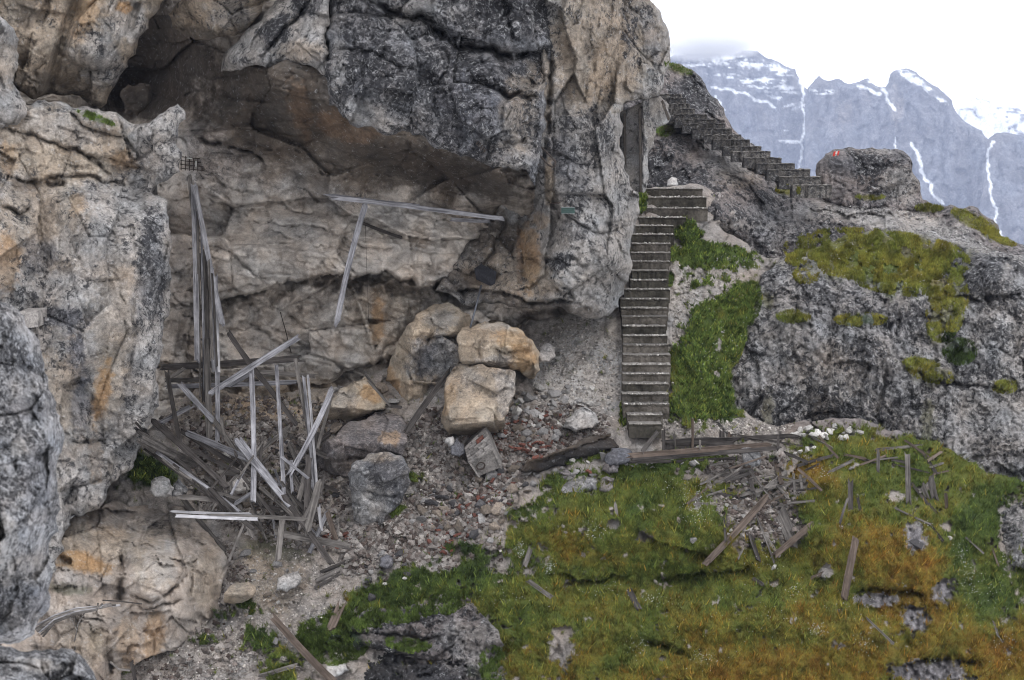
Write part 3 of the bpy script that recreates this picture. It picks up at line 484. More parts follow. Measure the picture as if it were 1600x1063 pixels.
mass('rock_buttress', [(-60, 1110), (-60, 960), (30, 940), (60, 900), (72, 860), (95, 815), (130, 788), (175, 782), (215, 790), (255, 798), (285, 792), (312, 804), (322, 822), (334, 842), (350, 862), (352, 900), (340, 940), (344, 965), (325, 985), (300, 995), (280, 1012), (225, 1030), (190, 1050), (180, 1110)],
     [(60, 860, 26.8), (60, 1000, 26.0), (120, 810, 28.0), (150, 790, 28.6), (200, 796, 29.4), (255, 802, 29.6), (290, 808, 29.5), (130, 860, 27.2), (130, 900, 26.9), (170, 1000, 25.9), (200, 830, 28.4), (260, 835, 28.5), (200, 870, 27.3), (190, 950, 26.7), (240, 870, 27.2), (250, 910, 26.7), (260, 980, 26.5),
      (305, 835, 29.0), (300, 870, 27.6), (290, 920, 27.0), (345, 865, 28.5), (350, 900, 28.2), (340, 940, 27.8), (330, 980, 27.4), (290, 1000, 27.0), (225, 1030, 26.5), (190, 1060, 26.3), (130, 1060, 25.6), (80, 1060, 25.6)],
     st_blocky(201, .6, 80, 30, 12, 1.1, .8), 'beiged', seed=201, mat=M_ROCK, rough=5, back=.8, bev=(5, .03),
     cracks=[([(193, 860), (190, 900), (185, 950)], 6, .5, 0, 10, 51), ([(195, 925), (240, 940), (290, 900), (300, 870)], 2.5, .2, .2, 16, 52), ([(180, 980), (165, 1010), (170, 1060)], 4, .4, 0, 10, 53), ([(110, 800), (150, 795), (220, 800)], 2, .1, .3, 18, 54), ([(215, 945), (250, 945), (290, 935)], 2, .15, .15, 12, 55), ([(310, 850), (300, 900), (305, 960)], 2.5, .25, 0, 10, 56)],
     rnd=[(30, 90, 800, 340, 1040, 10, 50, .08, .14), (14, 90, 820, 340, 1040, 85, 60, .10, .05)],
     blobs=[('tan', 150, 850, 70, 60, 0, .8), ('ochre', 130, 880, 45, 18, 15, .85), ('ochre', 240, 1000, 18, 50, 5, .55), ('buff', 240, 880, 40, 40, 0, .6), ('ochre', 200, 1000, 20, 40, 0, .4), ('buff', 320, 900, 30, 50, 0, .5), ('pale', 250, 880, 30, 40, 0, .5), ('dgreen', 110, 920, 40, 10, 5, .5), ('scree', 230, 812, 100, 16, 0, .8), ('soil', 260, 830, 60, 14, 10, .5), ('scree', 120, 905, 60, 14, 5, .6), ('olive', 150, 1000, 12, 20, 0, .3), ('tan', 130, 1010, 50, 40, 0, .6), ('brown', 150, 800, 40, 10, 0, .6)])
# the top of the buttress under the timber, and the shallow cave beside the pillar foot
# ------------------------------------------------------------------ ridge, crag, outcrop on the right
mass('rocky_ridge', [(960, 130), (1010, 118), (1040, 100), (1050, 99), (1074, 107), (1096, 122), (1106, 142), (1122, 156), (1135, 184), (1150, 206), (1180, 232), (1215, 262), (1250, 285), (1290, 305), (1320, 302), (1345, 306), (1400, 314), (1440, 312), (1470, 322), (1500, 327), (1528, 325), (1540, 338), (1560, 352), (1575, 372), (1600, 385), (1660, 400), (1660, 520), (960, 520)],
     [(980, 140, 41.5), (1050, 110, 43.2), (1100, 150, 42.8), (1140, 200, 42.4), (1060, 180, 41.6), (1200, 265, 41.6), (1100, 220, 41), (1040, 230, 40.6), (1000, 290, 40), (1100, 290, 39.2), (1200, 300, 40.6), (1280, 310, 41), (1250, 370, 38.8), (1150, 380, 38.9), (1118, 330, 38.0), (1140, 345, 38.2), (1350, 310, 41), (1440, 320, 41.2), (1400, 350, 39), (1300, 340, 39.6),
      (1530, 335, 40), (1590, 385, 39), (1500, 370, 38.2), (1200, 440, 38.2), (1100, 440, 38.4), (1000, 440, 39), (1600, 440, 37.5), (1400, 440, 37.8)],
     st_pitted(211, .62, 1.1, .9), 'mauve', seed=211, mat=M_KARST, rough=4, back=3, bev=(10, .3), step=1.92,
     cracks=[([(1040, 180), (1070, 205), (1110, 222), (1150, 240), (1200, 275), (1240, 300)], 3, .3, .35, 18, 61), ([(1010, 215), (1050, 205), (1080, 200)], 3, .3, .2, 14, 62), ([(1310, 345), (1380, 330), (1450, 345), (1540, 375)], 2, .12, .1, 12, 63)],
     rnd=[(26, 1010, 190, 1300, 400, 30, 50, .12, .08), (12, 1040, 110, 1140, 200, 40, 40, .14, .1), (12, 1300, 320, 1560, 370, 15, 50, .08, .08)],
     blobs=[('olive', 1060, 108, 26, 8, 20, .7), ('dark', 1085, 150, 45, 40, 40, .6), ('dark', 1120, 210, 70, 16, 35, .6), ('tan', 1160, 265, 40, 30, 0, .5), ('lgrey', 1140, 250, 60, 40, 0, .5), ('pale', 1400, 345, 110, 18, 8, .8), ('pale', 1500, 375, 60, 10, 20, .7), ('olive', 1452, 325, 22, 8, 0, .95), ('olive', 1520, 345, 38, 12, 25, .95), ('olive', 1560, 370, 30, 10, 25, .9), ('olive', 1232, 298, 20, 10, 0, .9),
            ('olive', 1360, 308, 22, 6, 0, .8), ('dark', 1050, 280, 60, 40, 0, .4), ('olive', 1040, 205, 16, 10, 0, .7), ('grey', 1230, 350, 80, 40, 0, .6), ('lgrey', 1290, 330, 40, 20, 0, .6), ('dark', 1210, 310, 30, 12, 20, .5), ('lgrey', 1140, 352, 60, 8, 0, .6)])
mass('rock_outcrop', [(1274, 268), (1276, 256), (1290, 240), (1305, 233), (1326, 230), (1350, 233), (1400, 232), (1414, 238), (1426, 256), (1430, 275), (1438, 290), (1446, 322), (1400, 334), (1330, 328), (1285, 312)],
     [], st_pitted(221, .5), 'mauve', seed=221, mat=M_KARST, rough=3, back=2.0, bev=(6, .15), step=1.92, planes=[(40.6, 1330, 260, -.1, -.5), (40.4, 1420, 280, 1.4, -.3), (40.6, 1340, 245, .2, -4.0), (40.5, 1290, 270, -2.0, 0)],
     blobs=[('lgrey', 1405, 290, 34, 30, 0, .8), ('dark', 1340, 258, 50, 18, -5, .6), ('olive', 1355, 308, 22, 5, 0, .8), ('lgrey', 1375, 237, 30, 6, 0, .6), ('slate', 1405, 245, 14, 14, 0, .5)], rnd=[(10, 1280, 240, 1435, 310, 30, 40, .08, .05)])  # paler right and darker left paint light falling from the right
CUSH = [(1300, 400, 75, 20, -5), (1430, 390, 75, 20, 5), (1370, 402, 140, 42, 5), (1400, 430, 85, 30, 8), (1240, 495, 28, 11, 0), (1345, 500, 42, 11, 0), (1480, 480, 32, 58, 15), (1500, 550, 28, 22, 0), (1570, 605, 22, 12, 0), (1165, 480, 24, 42, 20), (1450, 580, 40, 18, 20)]
def cushions(X, Y, D):
    m = np.zeros(X.shape)
    for i, q in enumerate(CUSH): m = np.maximum(m, blobmask(X, Y, ('g',) + q, 2000 + i * 3))
    return D - m * (7 + 10 * fbm(X, Y, 30, 3, 2050) + 5 * fbm(X, Y, 11, 2, 2051)) * D / FPX
mass('rocky_crag', [(1105, 720), (1105, 640), (1110, 600), (1125, 540), (1150, 490), (1180, 455), (1196, 424), (1220, 405), (1250, 390), (1290, 376), (1340, 368), (1400, 362), (1440, 362), (1480, 372), (1520, 384), (1560, 394), (1600, 398), (1660, 402), (1660, 980), (1540, 980), (1500, 880), (1500, 790), (1480, 760), (1380, 730)],
     [(1200, 425, 36.6), (1290, 380, 37.6), (1400, 365, 37.9), (1500, 380, 37.6), (1600, 400, 37.0), (1250, 440, 35.8), (1400, 420, 36.0), (1450, 450, 35.4), (1350, 470, 35.0), (1180, 500, 35.2), (1120, 600, 34.2), (1160, 600, 34.0), (1250, 520, 34.2), (1250, 600, 33.7), (1350, 540, 33.8), (1380, 620, 33.3), (1300, 660, 33.3), (1200, 660, 33.4), (1150, 680, 33.6),
      (1480, 480, 35.0), (1560, 440, 35.0), (1550, 520, 34.3), (1600, 600, 33.6), (1480, 560, 33.9), (1450, 620, 33.0), (1530, 680, 32.2), (1450, 700, 32.4), (1600, 740, 31.6), (1600, 850, 30.3), (1560, 900, 30.3), (1520, 850, 30.9), (1540, 960, 30.3), (1300, 720, 33.4)],
     st_pitted(231, .95, 1.25, .75), 'crag', seed=231, mat=M_KARST, extra=cushions, rough=5, back=3, bev=(10, .3), step=1.92,
     cracks=[([(1380, 560), (1385, 600), (1370, 650), (1390, 670)], 4, .5, 0, 12, 71), ([(1230, 400), (1245, 450), (1240, 520), (1255, 600)], 3, .3, 0, 10, 72), ([(1290, 420), (1310, 460), (1300, 520)], 3, .3, 0, 10, 73), ([(1400, 560), (1450, 590), (1500, 600), (1600, 610)], 3, .2, .3, 20, 74), ([(1250, 655), (1300, 640), (1350, 660)], 3, .2, .4, 22, 75),
             ([(1480, 460), (1530, 470), (1600, 460)], 3, .2, .4, 20, 76), ([(1180, 560), (1190, 620), (1170, 660)], 3, .35, 0, 10, 77), ([(1410, 460), (1400, 520), (1415, 560)], 3, .3, 0, 10, 78)],
     rnd=[(26, 1150, 420, 1600, 660, 80, 60, .16, .06), (26, 1150, 420, 1600, 740, 15, 45, .12, .10)],
     blobs=[('dark', 1320, 500, 90, 60, 0, .2), ('lgrey', 1220, 500, 40, 70, 0, .4), ('olive', 1370, 400, 150, 44, 5, .95), ('lime', 1400, 430, 80, 30, 8, .6), ('gold', 1440, 435, 45, 14, 10, .5), ('olive', 1240, 495, 26, 10, 0, .8), ('dgreen', 1345, 500, 40, 10, 0, .8), ('olive', 1480, 480, 30, 60, 15, .7), ('dgreen', 1500, 550, 26, 22, 0, .8), ('brown', 1420, 390, 80, 14, 5, .5),
            ('dark', 1520, 420, 60, 30, 0, .6), ('olive', 1570, 605, 22, 12, 0, .8), ('olive', 1450, 580, 40, 20, 20, .6), ('lgrey', 1560, 640, 70, 50, 0, .5), ('lgrey', 1570, 500, 50, 60, 0, .4), ('tan', 1290, 590, 70, 60, 0, .35), ('olive', 1165, 480, 22, 40, 20, .8), ('lgrey', 1590, 820, 40, 50, 0, .7), ('olive', 1200, 470, 10, 14, 0, .6), ('olive', 1450, 660, 12, 40, 0, .5), ('olive', 1200, 640, 10, 30, 0, .4)])
ZPRE = ZB.copy()
# ------------------------------------------------------------------ the ground
GB = [('mauve', 1360, 678, 190, 26, 6, .95), ('brown', 1250, 668, 60, 10, 0, .4), ('pale', 915, 570, 80, 80, 0, .9), ('pale', 930, 510, 50, 40, 0, .8), ('pale', 1070, 490, 30, 100, 10, .6), ('dbrown', 850, 700, 120, 40, -8, .35), ('soil', 760, 740, 70, 44, 20, .75), ('soil', 700, 810, 100, 44, -35, .65), ('brown', 820, 670, 90, 34, 0, .6), ('brown', 640, 840, 70, 40, -30, .4), ('brown', 560, 640, 60, 40, 0, .5), ('tan', 430, 640, 180, 40, 0, .7), ('ochre', 400, 640, 80, 20, 0, .3), ('buff', 420, 900, 60, 60, 60, .6), ('soil', 380, 760, 110, 50, 30, .8), ('soil', 430, 820, 90, 44, 10, .7), ('brown', 400, 690, 140, 40, 10, .6),  # soil under the timbers also paints the shade inside the heap
      ('dgreen', 235, 735, 50, 30, 15, .95), ('dgreen', 430, 860, 60, 16, 10, .4), ('soil', 1160, 690, 160, 12, 0, .4), ('soil', 1180, 790, 80, 60, 0, .7), ('dbrown', 1060, 745, 140, 14, 0, .4)]
GRASS = [  # x, y, rx, ry, rot, density, hue (0 deep green .. 1 orange moss)
  (1114, 542, 68, 122, 12, 1, .2), (1150, 480, 40, 40, 0, 1, .35), (1100, 640, 70, 22, 0, 1, .1), (1110, 400, 80, 24, 5, 1, .2), (1075, 360, 24, 20, 0, .9, .15), (980, 645, 14, 22, 0, .9, .1), (1003, 316, 10, 22, 0, .9, .1), (1047, 435, 6, 14, 0, .8, .1),
  (1260, 900, 420, 170, 0, 1, .45), (1420, 740, 200, 60, 10, 1, .35), (1050, 730, 120, 22, -6, 1, .15), (1000, 790, 180, 50, 0, 1, .35), (900, 840, 130, 50, -10, 1, .4), (1550, 850, 90, 120, 0, 1, .2), (900, 960, 260, 90, 0, 1, .35), (700, 900, 110, 34, -12, 1, .15), (600, 935, 90, 30, -20, 1, .05),
  (1560, 800, 60, 40, 10, .85, .2), (640, 748, 26, 9, -15, .8, .15), (880, 748, 40, 12, -15, .9, .15), (915, 715, 40, 8, -10, .9, .12), (720, 855, 30, 12, 0, .6, .1), (820, 800, 40, 10, -15, .7, .15), (235, 738, 42, 22, 15, .9, .02), (405, 1000, 34, 20, 20, .8, .1), (440, 1040, 30, 30, 40, .85, .3), (345, 960, 20, 10, 0, .5, .1), (385, 945, 26, 14, 30, .7, .1), (620, 800, 20, 8, -40, .7, .1),
  (320, 1000, 22, 10, 0, .5, .2), (195, 1035, 14, 16, 0, .7, .45), (1390, 700, 150, 16, 0, .9, .4), (1200, 745, 60, 20, 0, .4, .4), (500, 1000, 40, 30, 0, .7, .05), (660, 670, 12, 6, 0, .0, .1), (1290, 740, 60, 30, 0, 1, .6), (960, 690, 30, 8, 0, .0, 0), (850, 1040, 200, 60, 0, 1, .35), (1150, 1050, 420, 70, 0, 1, .6), (1520, 1030, 140, 80, 0, 1, .55), (1600, 1040, 60, 80, 0, 1, .7), (1330, 1060, 300, 60, 0, 1, .7)]
HUE = [(1390, 860, 90, 45, 10, .95), (1330, 960, 120, 40, 0, .75), (1150, 1040, 120, 40, 0, .85), (1270, 740, 50, 20, 0, .75), (880, 850, 50, 22, 0, .62), (1120, 1000, 70, 50, 0, .7), (940, 880, 110, 14, 10, .7), (1500, 1000, 60, 60, 0, .8), (1440, 920, 60, 60, 30, .9), (1160, 900, 150, 22, -5, .35), (1060, 800, 60, 50, 0, .28), (1560, 900, 60, 80, 0, .22), (980, 960, 120, 50, 0, .45),
  (1370, 720, 90, 30, 0, .4), (1200, 930, 40, 20, 0, .3), (1040, 900, 90, 20, 0, .2), (1000, 1020, 60, 40, 0, .3), (1420, 1020, 70, 40, 0, .6), (1590, 1010, 50, 40, 0, .9), (1250, 830, 50, 30, 0, .25), (950, 770, 80, 16, 0, .3)]
BARE = [(1185, 800, 70, 55, 20), (1230, 830, 34, 26, 0), (1160, 735, 70, 18, 0), (1430, 840, 20, 26, 10), (1430, 965, 26, 22, 30), (1370, 938, 44, 12, 0), (1450, 1050, 70, 22, 0), (700, 880, 30, 14, -20), (780, 880, 22, 16, 0), (1130, 745, 60, 10, 0), (1585, 830, 30, 60, 0), (1400, 775, 16, 9, 0), (880, 1010, 24, 34, 0), (960, 820, 12, 8, 0), (1008, 838, 14, 10, 0), (1100, 690, 70, 10, 0), (1100, 460, 60, 14, -20), (1068, 480, 16, 50, 10), (1245, 760, 26, 14, 0), (1290, 895, 12, 16, 0), (1475, 925, 18, 26, 20)]
def grass_mask(X, Y):
    m = np.zeros(X.shape, np.float32)
    for i, (x, y, rx, ry, rot, dn, h) in enumerate(GRASS):
        if dn > 0: m = np.maximum(m, blobmask(X, Y, ('g', x, y, rx, ry, rot, dn), 500 + i))
    for i, (x, y, rx, ry, rot) in enumerate(BARE): m = m * (1 - .95 * blobmask(X, Y, ('g', x, y, rx, ry, rot), 600 + i))
    n = fbm(X, Y, 30, 4, 777); n2 = fbm(X, Y, 12, 3, 779, .6); m = m * sstep(-.55, -.25, n + .2 * fbm(X, Y, 8, 2, 778)); return np.where(m > .96, m, sstep(.25, .6, m + .9 * n2))
def grass_hue(X, Y):
    h = np.full(X.shape, .3, np.float32)
    for (x, y, rx, ry, rot, dn, hu) in GRASS: q = blobmask(X, Y, ('g', x, y, rx, ry, rot), 800); h = h * (1 - q) + hu * q
    for i, (x, y, rx, ry, rot, hu) in enumerate(HUE): q = blobmask(X, Y, ('g', x, y, rx, ry, rot, .85), 820 + i); h = h * (1 - q * .7) + hu * q * .7
    return h + .06 + .42 * fbm(X, Y, 70, 5, 841, .6) + .16 * fbm(X, Y, 16, 3, 842)
HC = np.array([[.030, .048, .015], [.068, .100, .024], [.110, .135, .030], [.155, .150, .032], [.195, .140, .026], [.195, .100, .020]]) * 1.02
def hue_col(h):
    t = np.clip(h, 0, .999) * 5; i = t.astype(int); f = (t - i)[..., None]; return HC[i] * (1 - f) + HC[np.minimum(i + 1, 5)] * f
def ground_extra(X, Y, D):
    gm = grass_mask(X, Y); mpp = D / FPX
    hum = 18 * ridged(X, Y, 120, 3, 901) + 18 * fbm(X, Y, 55, 3, 902) + 15.0 * fbm(X, Y, 22, 3, 903, .6) - 5 * ridged(X, Y, 12, 2, 911)       # tussocky hummocks
    for (mx_, my_, sx_, sy_, am) in ((930, 815, 110, 40, .55), (1085, 800, 50, 36, .5), (1390, 850, 95, 55, .7), (1340, 985, 100, 30, .35), (1130, 965, 130, 34, .45), (900, 985, 110, 40, .4), (1500, 985, 60, 34, .4), (1240, 870, 50, 40, -.45), (1060, 905, 100, 16, -.25), (1290, 760, 60, 24, .3), (1560, 830, 50, 60, .3), (760, 925, 70, 20, .3), (1150, 1040, 120, 26, .4)):
        D = D - am * np.exp(-((X - mx_) / sx_) ** 2 - ((Y - my_) / sy_) ** 2)
    deb = 11 * fbm(X, Y, 70, 4, 904) + .5 * facets(X, Y, 45, 915, 1, 1, 0, .4, .5, .3, .2, .1) + .5 * facets(X, Y, 22, 905, 1, 1, 0, .4, .5, .3, .2, .1) + .5 * facets(X, Y, 9, 906, 1, 1, 0, .4, .6, .3, .3, .15)
    D = D - gm * (hum * .9 + 5) * mpp + (1 - gm) * deb * mpp
    for (x, y, rx, ry, rot) in BARE[3:7] + BARE[20:]:
        q = blobmask(X, Y, ('g', x, y, rx * 1.1, ry * 1.1, rot), 640); D = D - q * (16 * ridged(X, Y, 22, 4, 907, .6, 1.3, .7) + 10 * fbm(X, Y, 30, 2, 908)) * mpp
    return D
def ground_col(X, Y, C):
    gm = grass_mask(X, Y)[..., None]; hc = hue_col(grass_hue(X, Y))
    for (x, y, rx, ry, rot) in BARE[3:7] + BARE[20:]:
        q = blobmask(X, Y, ('g', x, y, rx, ry, rot), 640)[..., None]; C[..., :3] = C[..., :3] * (1 - q) + np.array([.20, .19, .20]) * q * (.5 + .8 * sstep(-.3, .4, fbm(X, Y, 8, 3, 909)))[..., None]
    C[..., :3] = C[..., :3] * (1 - gm) + hc * .75 * gm; return C
ground = mass('hillside_ground', [(150, 800), (185, 700), (260, 640), (320, 600), (420, 620), (560, 600), (640, 560), (740, 540), (830, 500), (930, 478), (968, 478), (978, 420), (990, 340), (1000, 298), (1040, 292), (1125, 300), (1150, 330), (1120, 350), (1140, 366), (1170, 384), (1190, 400), (1210, 404), (1230, 402), (1200, 424), (1184, 455), (1172, 500), (1156, 560), (1142, 600),
     (1136, 640), (1180, 655), (1240, 660), (1330, 655), (1400, 672), (1450, 688), (1490, 706), (1540, 738), (1600, 755), (1660, 765), (1660, 1110), (110, 1110), (150, 1040), (260, 990), (300, 960), (330, 880), (280, 820), (200, 800)],
     [(975, 680, 31.0), (1060, 680, 31.0), (1200, 672, 31.7), (1400, 675, 32.1), (1500, 720, 31.5), (1600, 770, 31.0), (1600, 850, 30.2), (975, 480, 34.9), (1060, 470, 35.1), (1060, 380, 36.9), (1060, 300, 38.2), (1190, 410, 37.3), (1120, 520, 34.0), (1100, 600, 32.5), (1180, 645, 32.3), (1120, 400, 36.6), (1150, 370, 38.0),
      (860, 520, 34.6), (900, 600, 32.8), (850, 690, 30.9), (940, 690, 31.0), (740, 560, 33.0), (640, 600, 32.6), (560, 640, 32.3), (700, 700, 30.8), (600, 760, 29.9), (450, 650, 32.0), (320, 640, 32.2), (260, 720, 30.6), (200, 740, 30.0), (450, 740, 30.6), (450, 850, 29.0), (300, 860, 29.2),
      (700, 800, 29.4), (560, 860, 28.6), (450, 950, 27.5), (400, 1063, 26.4), (560, 1000, 27.2), (1000, 720, 30.5), (1250, 720, 30.8), (900, 800, 28.9), (1100, 830, 28.7), (1400, 790, 29.7), (1380, 850, 28.6), (1300, 950, 27.4), (900, 1000, 26.6), (1100, 1063, 25.9), (700, 1063, 26.2), (1500, 1000, 27.8), (1600, 950, 29.0), (1600, 1063, 27.5), (200, 1063, 26.5), (300, 1000, 27.2), (1080, 900, 28.4), (1050, 860, 28.0), (950, 890, 28.3)],
     None, 'scree', seed=301, mat=M_GROUND, rough=4, back=.8, bev=(6, .12), step=1.92, blobs=GB, extra=ground_extra, colf=ground_col,
     cracks=[([(850, 897), (900, 906), (950, 903), (985, 898)], 4, .05, .4, 30, 81, 8), ([(1010, 908), (1060, 897), (1130, 893), (1190, 872)], 4, .05, .4, 30, 88, 8), ([(990, 822), (1040, 850), (1130, 872)], 4, .1, .5, 22, 82), ([(1330, 925), (1400, 922), (1450, 930)], 5, .3, .4, 20, 83), ([(1290, 830), (1275, 880), (1290, 930)], 6, .3, 0, 14, 84), ([(1400, 1035), (1470, 1028), (1540, 1040)], 6, .4, .4, 22, 85), ([(1000, 1000), (1040, 1010), (1090, 1030)], 6, .3, .3, 18, 86), ([(540, 860), (600, 880), (640, 875)], 3, .1, .1, 14, 87)])
mass('rock_outcrop', [(1546, 840), (1550, 815), (1562, 798), (1585, 788), (1620, 782), (1660, 780), (1660, 905), (1610, 898), (1575, 882), (1556, 866)], [(1550, 840, 30.1), (1570, 800, 30.3), (1600, 790, 30.2), (1600, 840, 29.5), (1660, 840, 29.4), (1560, 870, 29.8), (1600, 900, 29.4), (1660, 900, 29.3)], st_pitted(271, .8), 'crag', seed=271, mat=M_KARST, rough=6, back=1.2, bev=(8, .12))
ZG = ZB.copy(); GO = np.where(ZG < ZPRE - 1e-6, ZG, 1e9)      # ground alone
def flush(X, Y, D):
    g = zsample(GO, X, Y); g = np.where(g > 100, 26.6, g); e = np.exp(-((X - 655) / 120.0) ** 4 - ((Y - 1030) / 78.0) ** 4)
    cav = np.exp(-((X - 540) / 60.0) ** 2 - ((Y - 1045) / 34.0) ** 2) * .9
    return g + (D - 26) - .55 * e + cav
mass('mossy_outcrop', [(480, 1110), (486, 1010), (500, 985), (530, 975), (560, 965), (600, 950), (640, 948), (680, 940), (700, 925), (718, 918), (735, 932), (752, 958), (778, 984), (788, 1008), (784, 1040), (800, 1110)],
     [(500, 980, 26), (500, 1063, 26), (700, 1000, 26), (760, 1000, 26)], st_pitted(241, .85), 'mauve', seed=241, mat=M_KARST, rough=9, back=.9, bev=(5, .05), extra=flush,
     cracks=[([(590, 990), (660, 1000), (700, 985)], 3, .2, .3, 24, 92), ([(560, 1005), (610, 1020), (690, 1035)], 4, .2, .4, 24, 93)], blobs=[('dgreen', 520, 1000, 60, 40, 0, .9), ('black', 560, 1045, 100, 44, 0, 1.0), ('black', 680, 1062, 80, 22, 0, .8), ('dark', 690, 1050, 60, 20, 0, .6), ('dark', 640, 960, 50, 16, 0, .6), ('lgrey', 735, 1005, 50, 40, 0, .6), ('dgreen', 760, 1050, 30, 20, 0, .5)])  # black blobs paint the shade of the dark hole at its foot
# ------------------------------------------------------------------ rock close to the camera
mass('near_rock', [(-50, 452), (-5, 468), (18, 478), (38, 498), (58, 528), (70, 568), (76, 610), (94, 650), (98, 700), (90, 760), (92, 830), (82, 900), (75, 955), (55, 990), (20, 1006), (-50, 1025)],
     [(0, 480, 9.6), (30, 520, 9.6), (60, 560, 9.8), (0, 700, 9.0), (60, 700, 9.3), (90, 680, 9.7), (40, 850, 9.2), (80, 850, 9.7), (0, 980, 9.3), (30, 780, 9.0)], st_karst(251, 1.1), 'neargrey', seed=251, mat=M_NEAR, rough=6, back=.7, bev=(26, .25),
     blobs=[('pale', 30, 700, 14, 18, 0, .8), ('pale', 10, 860, 22, 60, 0, .7), ('slate', 40, 640, 40, 20, 0, .6), ('slate', 50, 940, 30, 30, 0, .6), ('slate', 60, 750, 26, 60, 0, .5), ('dark', 20, 560, 40, 20, 20, .5), ('lgrey', 50, 890, 30, 30, 0, .5)], cracks=[([(40, 560), (60, 640), (40, 700)], 4, .08, 0, 10, 95), ([(0, 560), (50, 580)], 4, .06, 0, 10, 96)])
mass('near_rock', [(-50, 1018), (20, 1012), (60, 1018), (95, 1012), (128, 1026), (142, 1045), (152, 1070), (155, 1120), (-50, 1120)],
     [(0, 1030, 8.6), (100, 1030, 8.8), (60, 1080, 8.4), (140, 1080, 8.8)], st_karst(261, 1.0), 'neargrey', seed=261, mat=M_NEAR, rough=5, back=.5, bev=(20, .2), blobs=[('pale', 60, 1040, 40, 12, 10, .8), ('dark', 90, 1060, 20, 16, 0, .6)])
print('TRIS masses', TRI[0])
# ------------------------------------------------------------------ boulders (outlines traced, depth and back of their own)
def boulder(poly, planes, label, style=None, base='tan', blobs=(), cracks=(), seed=1, grp=None, name='boulder', cat='boulder', back=1.0, rough=3, rnd=(), mat=None, bev=(5, .07), step=1.6, ctrl=None):
    return mass(name, poly, ctrl or [], style, base, blobs, cracks, rnd, step, rough, back, bev, mat or M_BOULDER, None, seed, None, 1.0, (label, cat, grp), planes, True)
boulder([(238, 140), (232, 165), (215, 182), (192, 178), (188, 150), (200, 132), (225, 130)], [(35.2, 210, 155, .6, -.5)], 'dark leaning rock slab inside the cave at top left', st_blocky(301, .3, 40, 18, 8), 'dbrown', seed=301)
boulder([(598, 612), (606, 575), (618, 545), (640, 505), (652, 490), (668, 481), (688, 476), (700, 472), (716, 480), (734, 492), (737, 515), (724, 528), (720, 558), (716, 590), (702, 622), (684, 645), (640, 650), (606, 645)],
        [(31.9, 680, 500, .3, -2.4), (32.0, 690, 560, .5, .6), (32.5, 620, 580, -3.0, .4), (32.2, 725, 520, 3, 0)], 'tall buff boulder with grey hollowed lower half leaning behind the square block', st_blocky(311, .6, 60, 26, 11), 'buff', [('grey', 680, 560, 45, 40, 0, .9), ('slate', 665, 560, 14, 30, 20, .6), ('ochre', 610, 600, 14, 40, -20, .6), ('lgrey', 690, 500, 30, 14, 0, .5), ('slate', 690, 610, 20, 20, 0, .7)],
        [([(655, 530), (685, 525), (735, 528)], 2.5, .15, .25, 20, 3), ([(630, 560), (650, 600), (700, 610)], 2.5, .15, .2, 16, 4)], 311, rnd=[(8, 620, 480, 730, 630, 20, 30, .08, .08)], back=1.2)
boulder([(726, 516), (745, 508), (772, 500), (792, 505), (806, 512), (815, 508), (790, 530), (740, 530)], [(33.4, 770, 515, 0, -2)], 'small dark rock wedged behind the orange boulder', st_blocky(312, .4, 40, 20, 9), 'tan', seed=312)
boulder([(698, 590), (712, 572), (722, 566), (748, 569), (790, 578), (806, 586), (805, 612), (796, 640), (790, 664), (786, 676), (760, 676), (728, 682), (702, 680), (689, 660), (690, 645), (694, 622)],
        [(30.4, 750, 620, -.25, -1.0), (30.35, 740, 668, .3, 5.0), (30.6, 694, 640, -5, 0)], 'big squared buff block with flat lit face and dark underside beside the bricks', st_blocky(321, .34, 60, 22, 9), 'tan', [('lgrey', 735, 590, 20, 16, 0, .4), ('grey', 790, 610, 20, 40, 0, .5), ('ochre', 700, 625, 12, 30, 20, .4), ('buff', 745, 640, 40, 20, 0, .6), ('brown', 740, 676, 60, 8, 0, .7)], (), 321, rough=2, back=1.3, bev=(4, .06))  # brown along the bottom paints shade onto the underside
boulder([(715, 522), (722, 512), (740, 510), (764, 505), (790, 506), (808, 512), (822, 528), (836, 540), (842, 560), (844, 578), (836, 590), (826, 592), (812, 576), (790, 575), (768, 580), (748, 570), (730, 573), (718, 565)],
        [(31.3, 770, 520, .2, -3.0), (31.05, 780, 550, .4, .3), (31.2, 780, 568, .3, 4.0), (31.7, 838, 550, 4, 0)], 'orange stained boulder perched on top of the squared block', st_blocky(331, .5, 50, 20, 9), 'buff', [('tan', 740, 540, 28, 40, 0, .6), ('ochre', 815, 560, 22, 24, 0, .8), ('pale', 780, 510, 30, 8, 0, .4), ('buff', 775, 565, 30, 10, 0, .6), ('ochre', 798, 530, 30, 16, 10, .6), ('grey', 770, 565, 34, 10, 0, .5)],
        [([(752, 512), (748, 540), (754, 572)], 2, .14, 0, 10, 5), ([(765, 545), (800, 550), (838, 545)], 2, .1, .15, 14, 6)], 331, back=1.3)
boulder([(841, 548), (848, 538), (858, 536), (867, 544), (868, 558), (858, 566), (845, 566)], [(32.2, 855, 550, .5, -2)], 'small pale rounded rock right of the orange boulder', st_blocky(341, .3, 30, 14, 7), 'lgrey', seed=341, bev=(6, .14))
boulder([(838, 520), (850, 505), (880, 500), (905, 503), (912, 515), (895, 530), (870, 538), (846, 536)], [(35.4, 870, 515, .5, -1)], 'dark rock lying in the gap under the overhang', st_blocky(342, .4, 30, 14, 7), 'brown', seed=342)
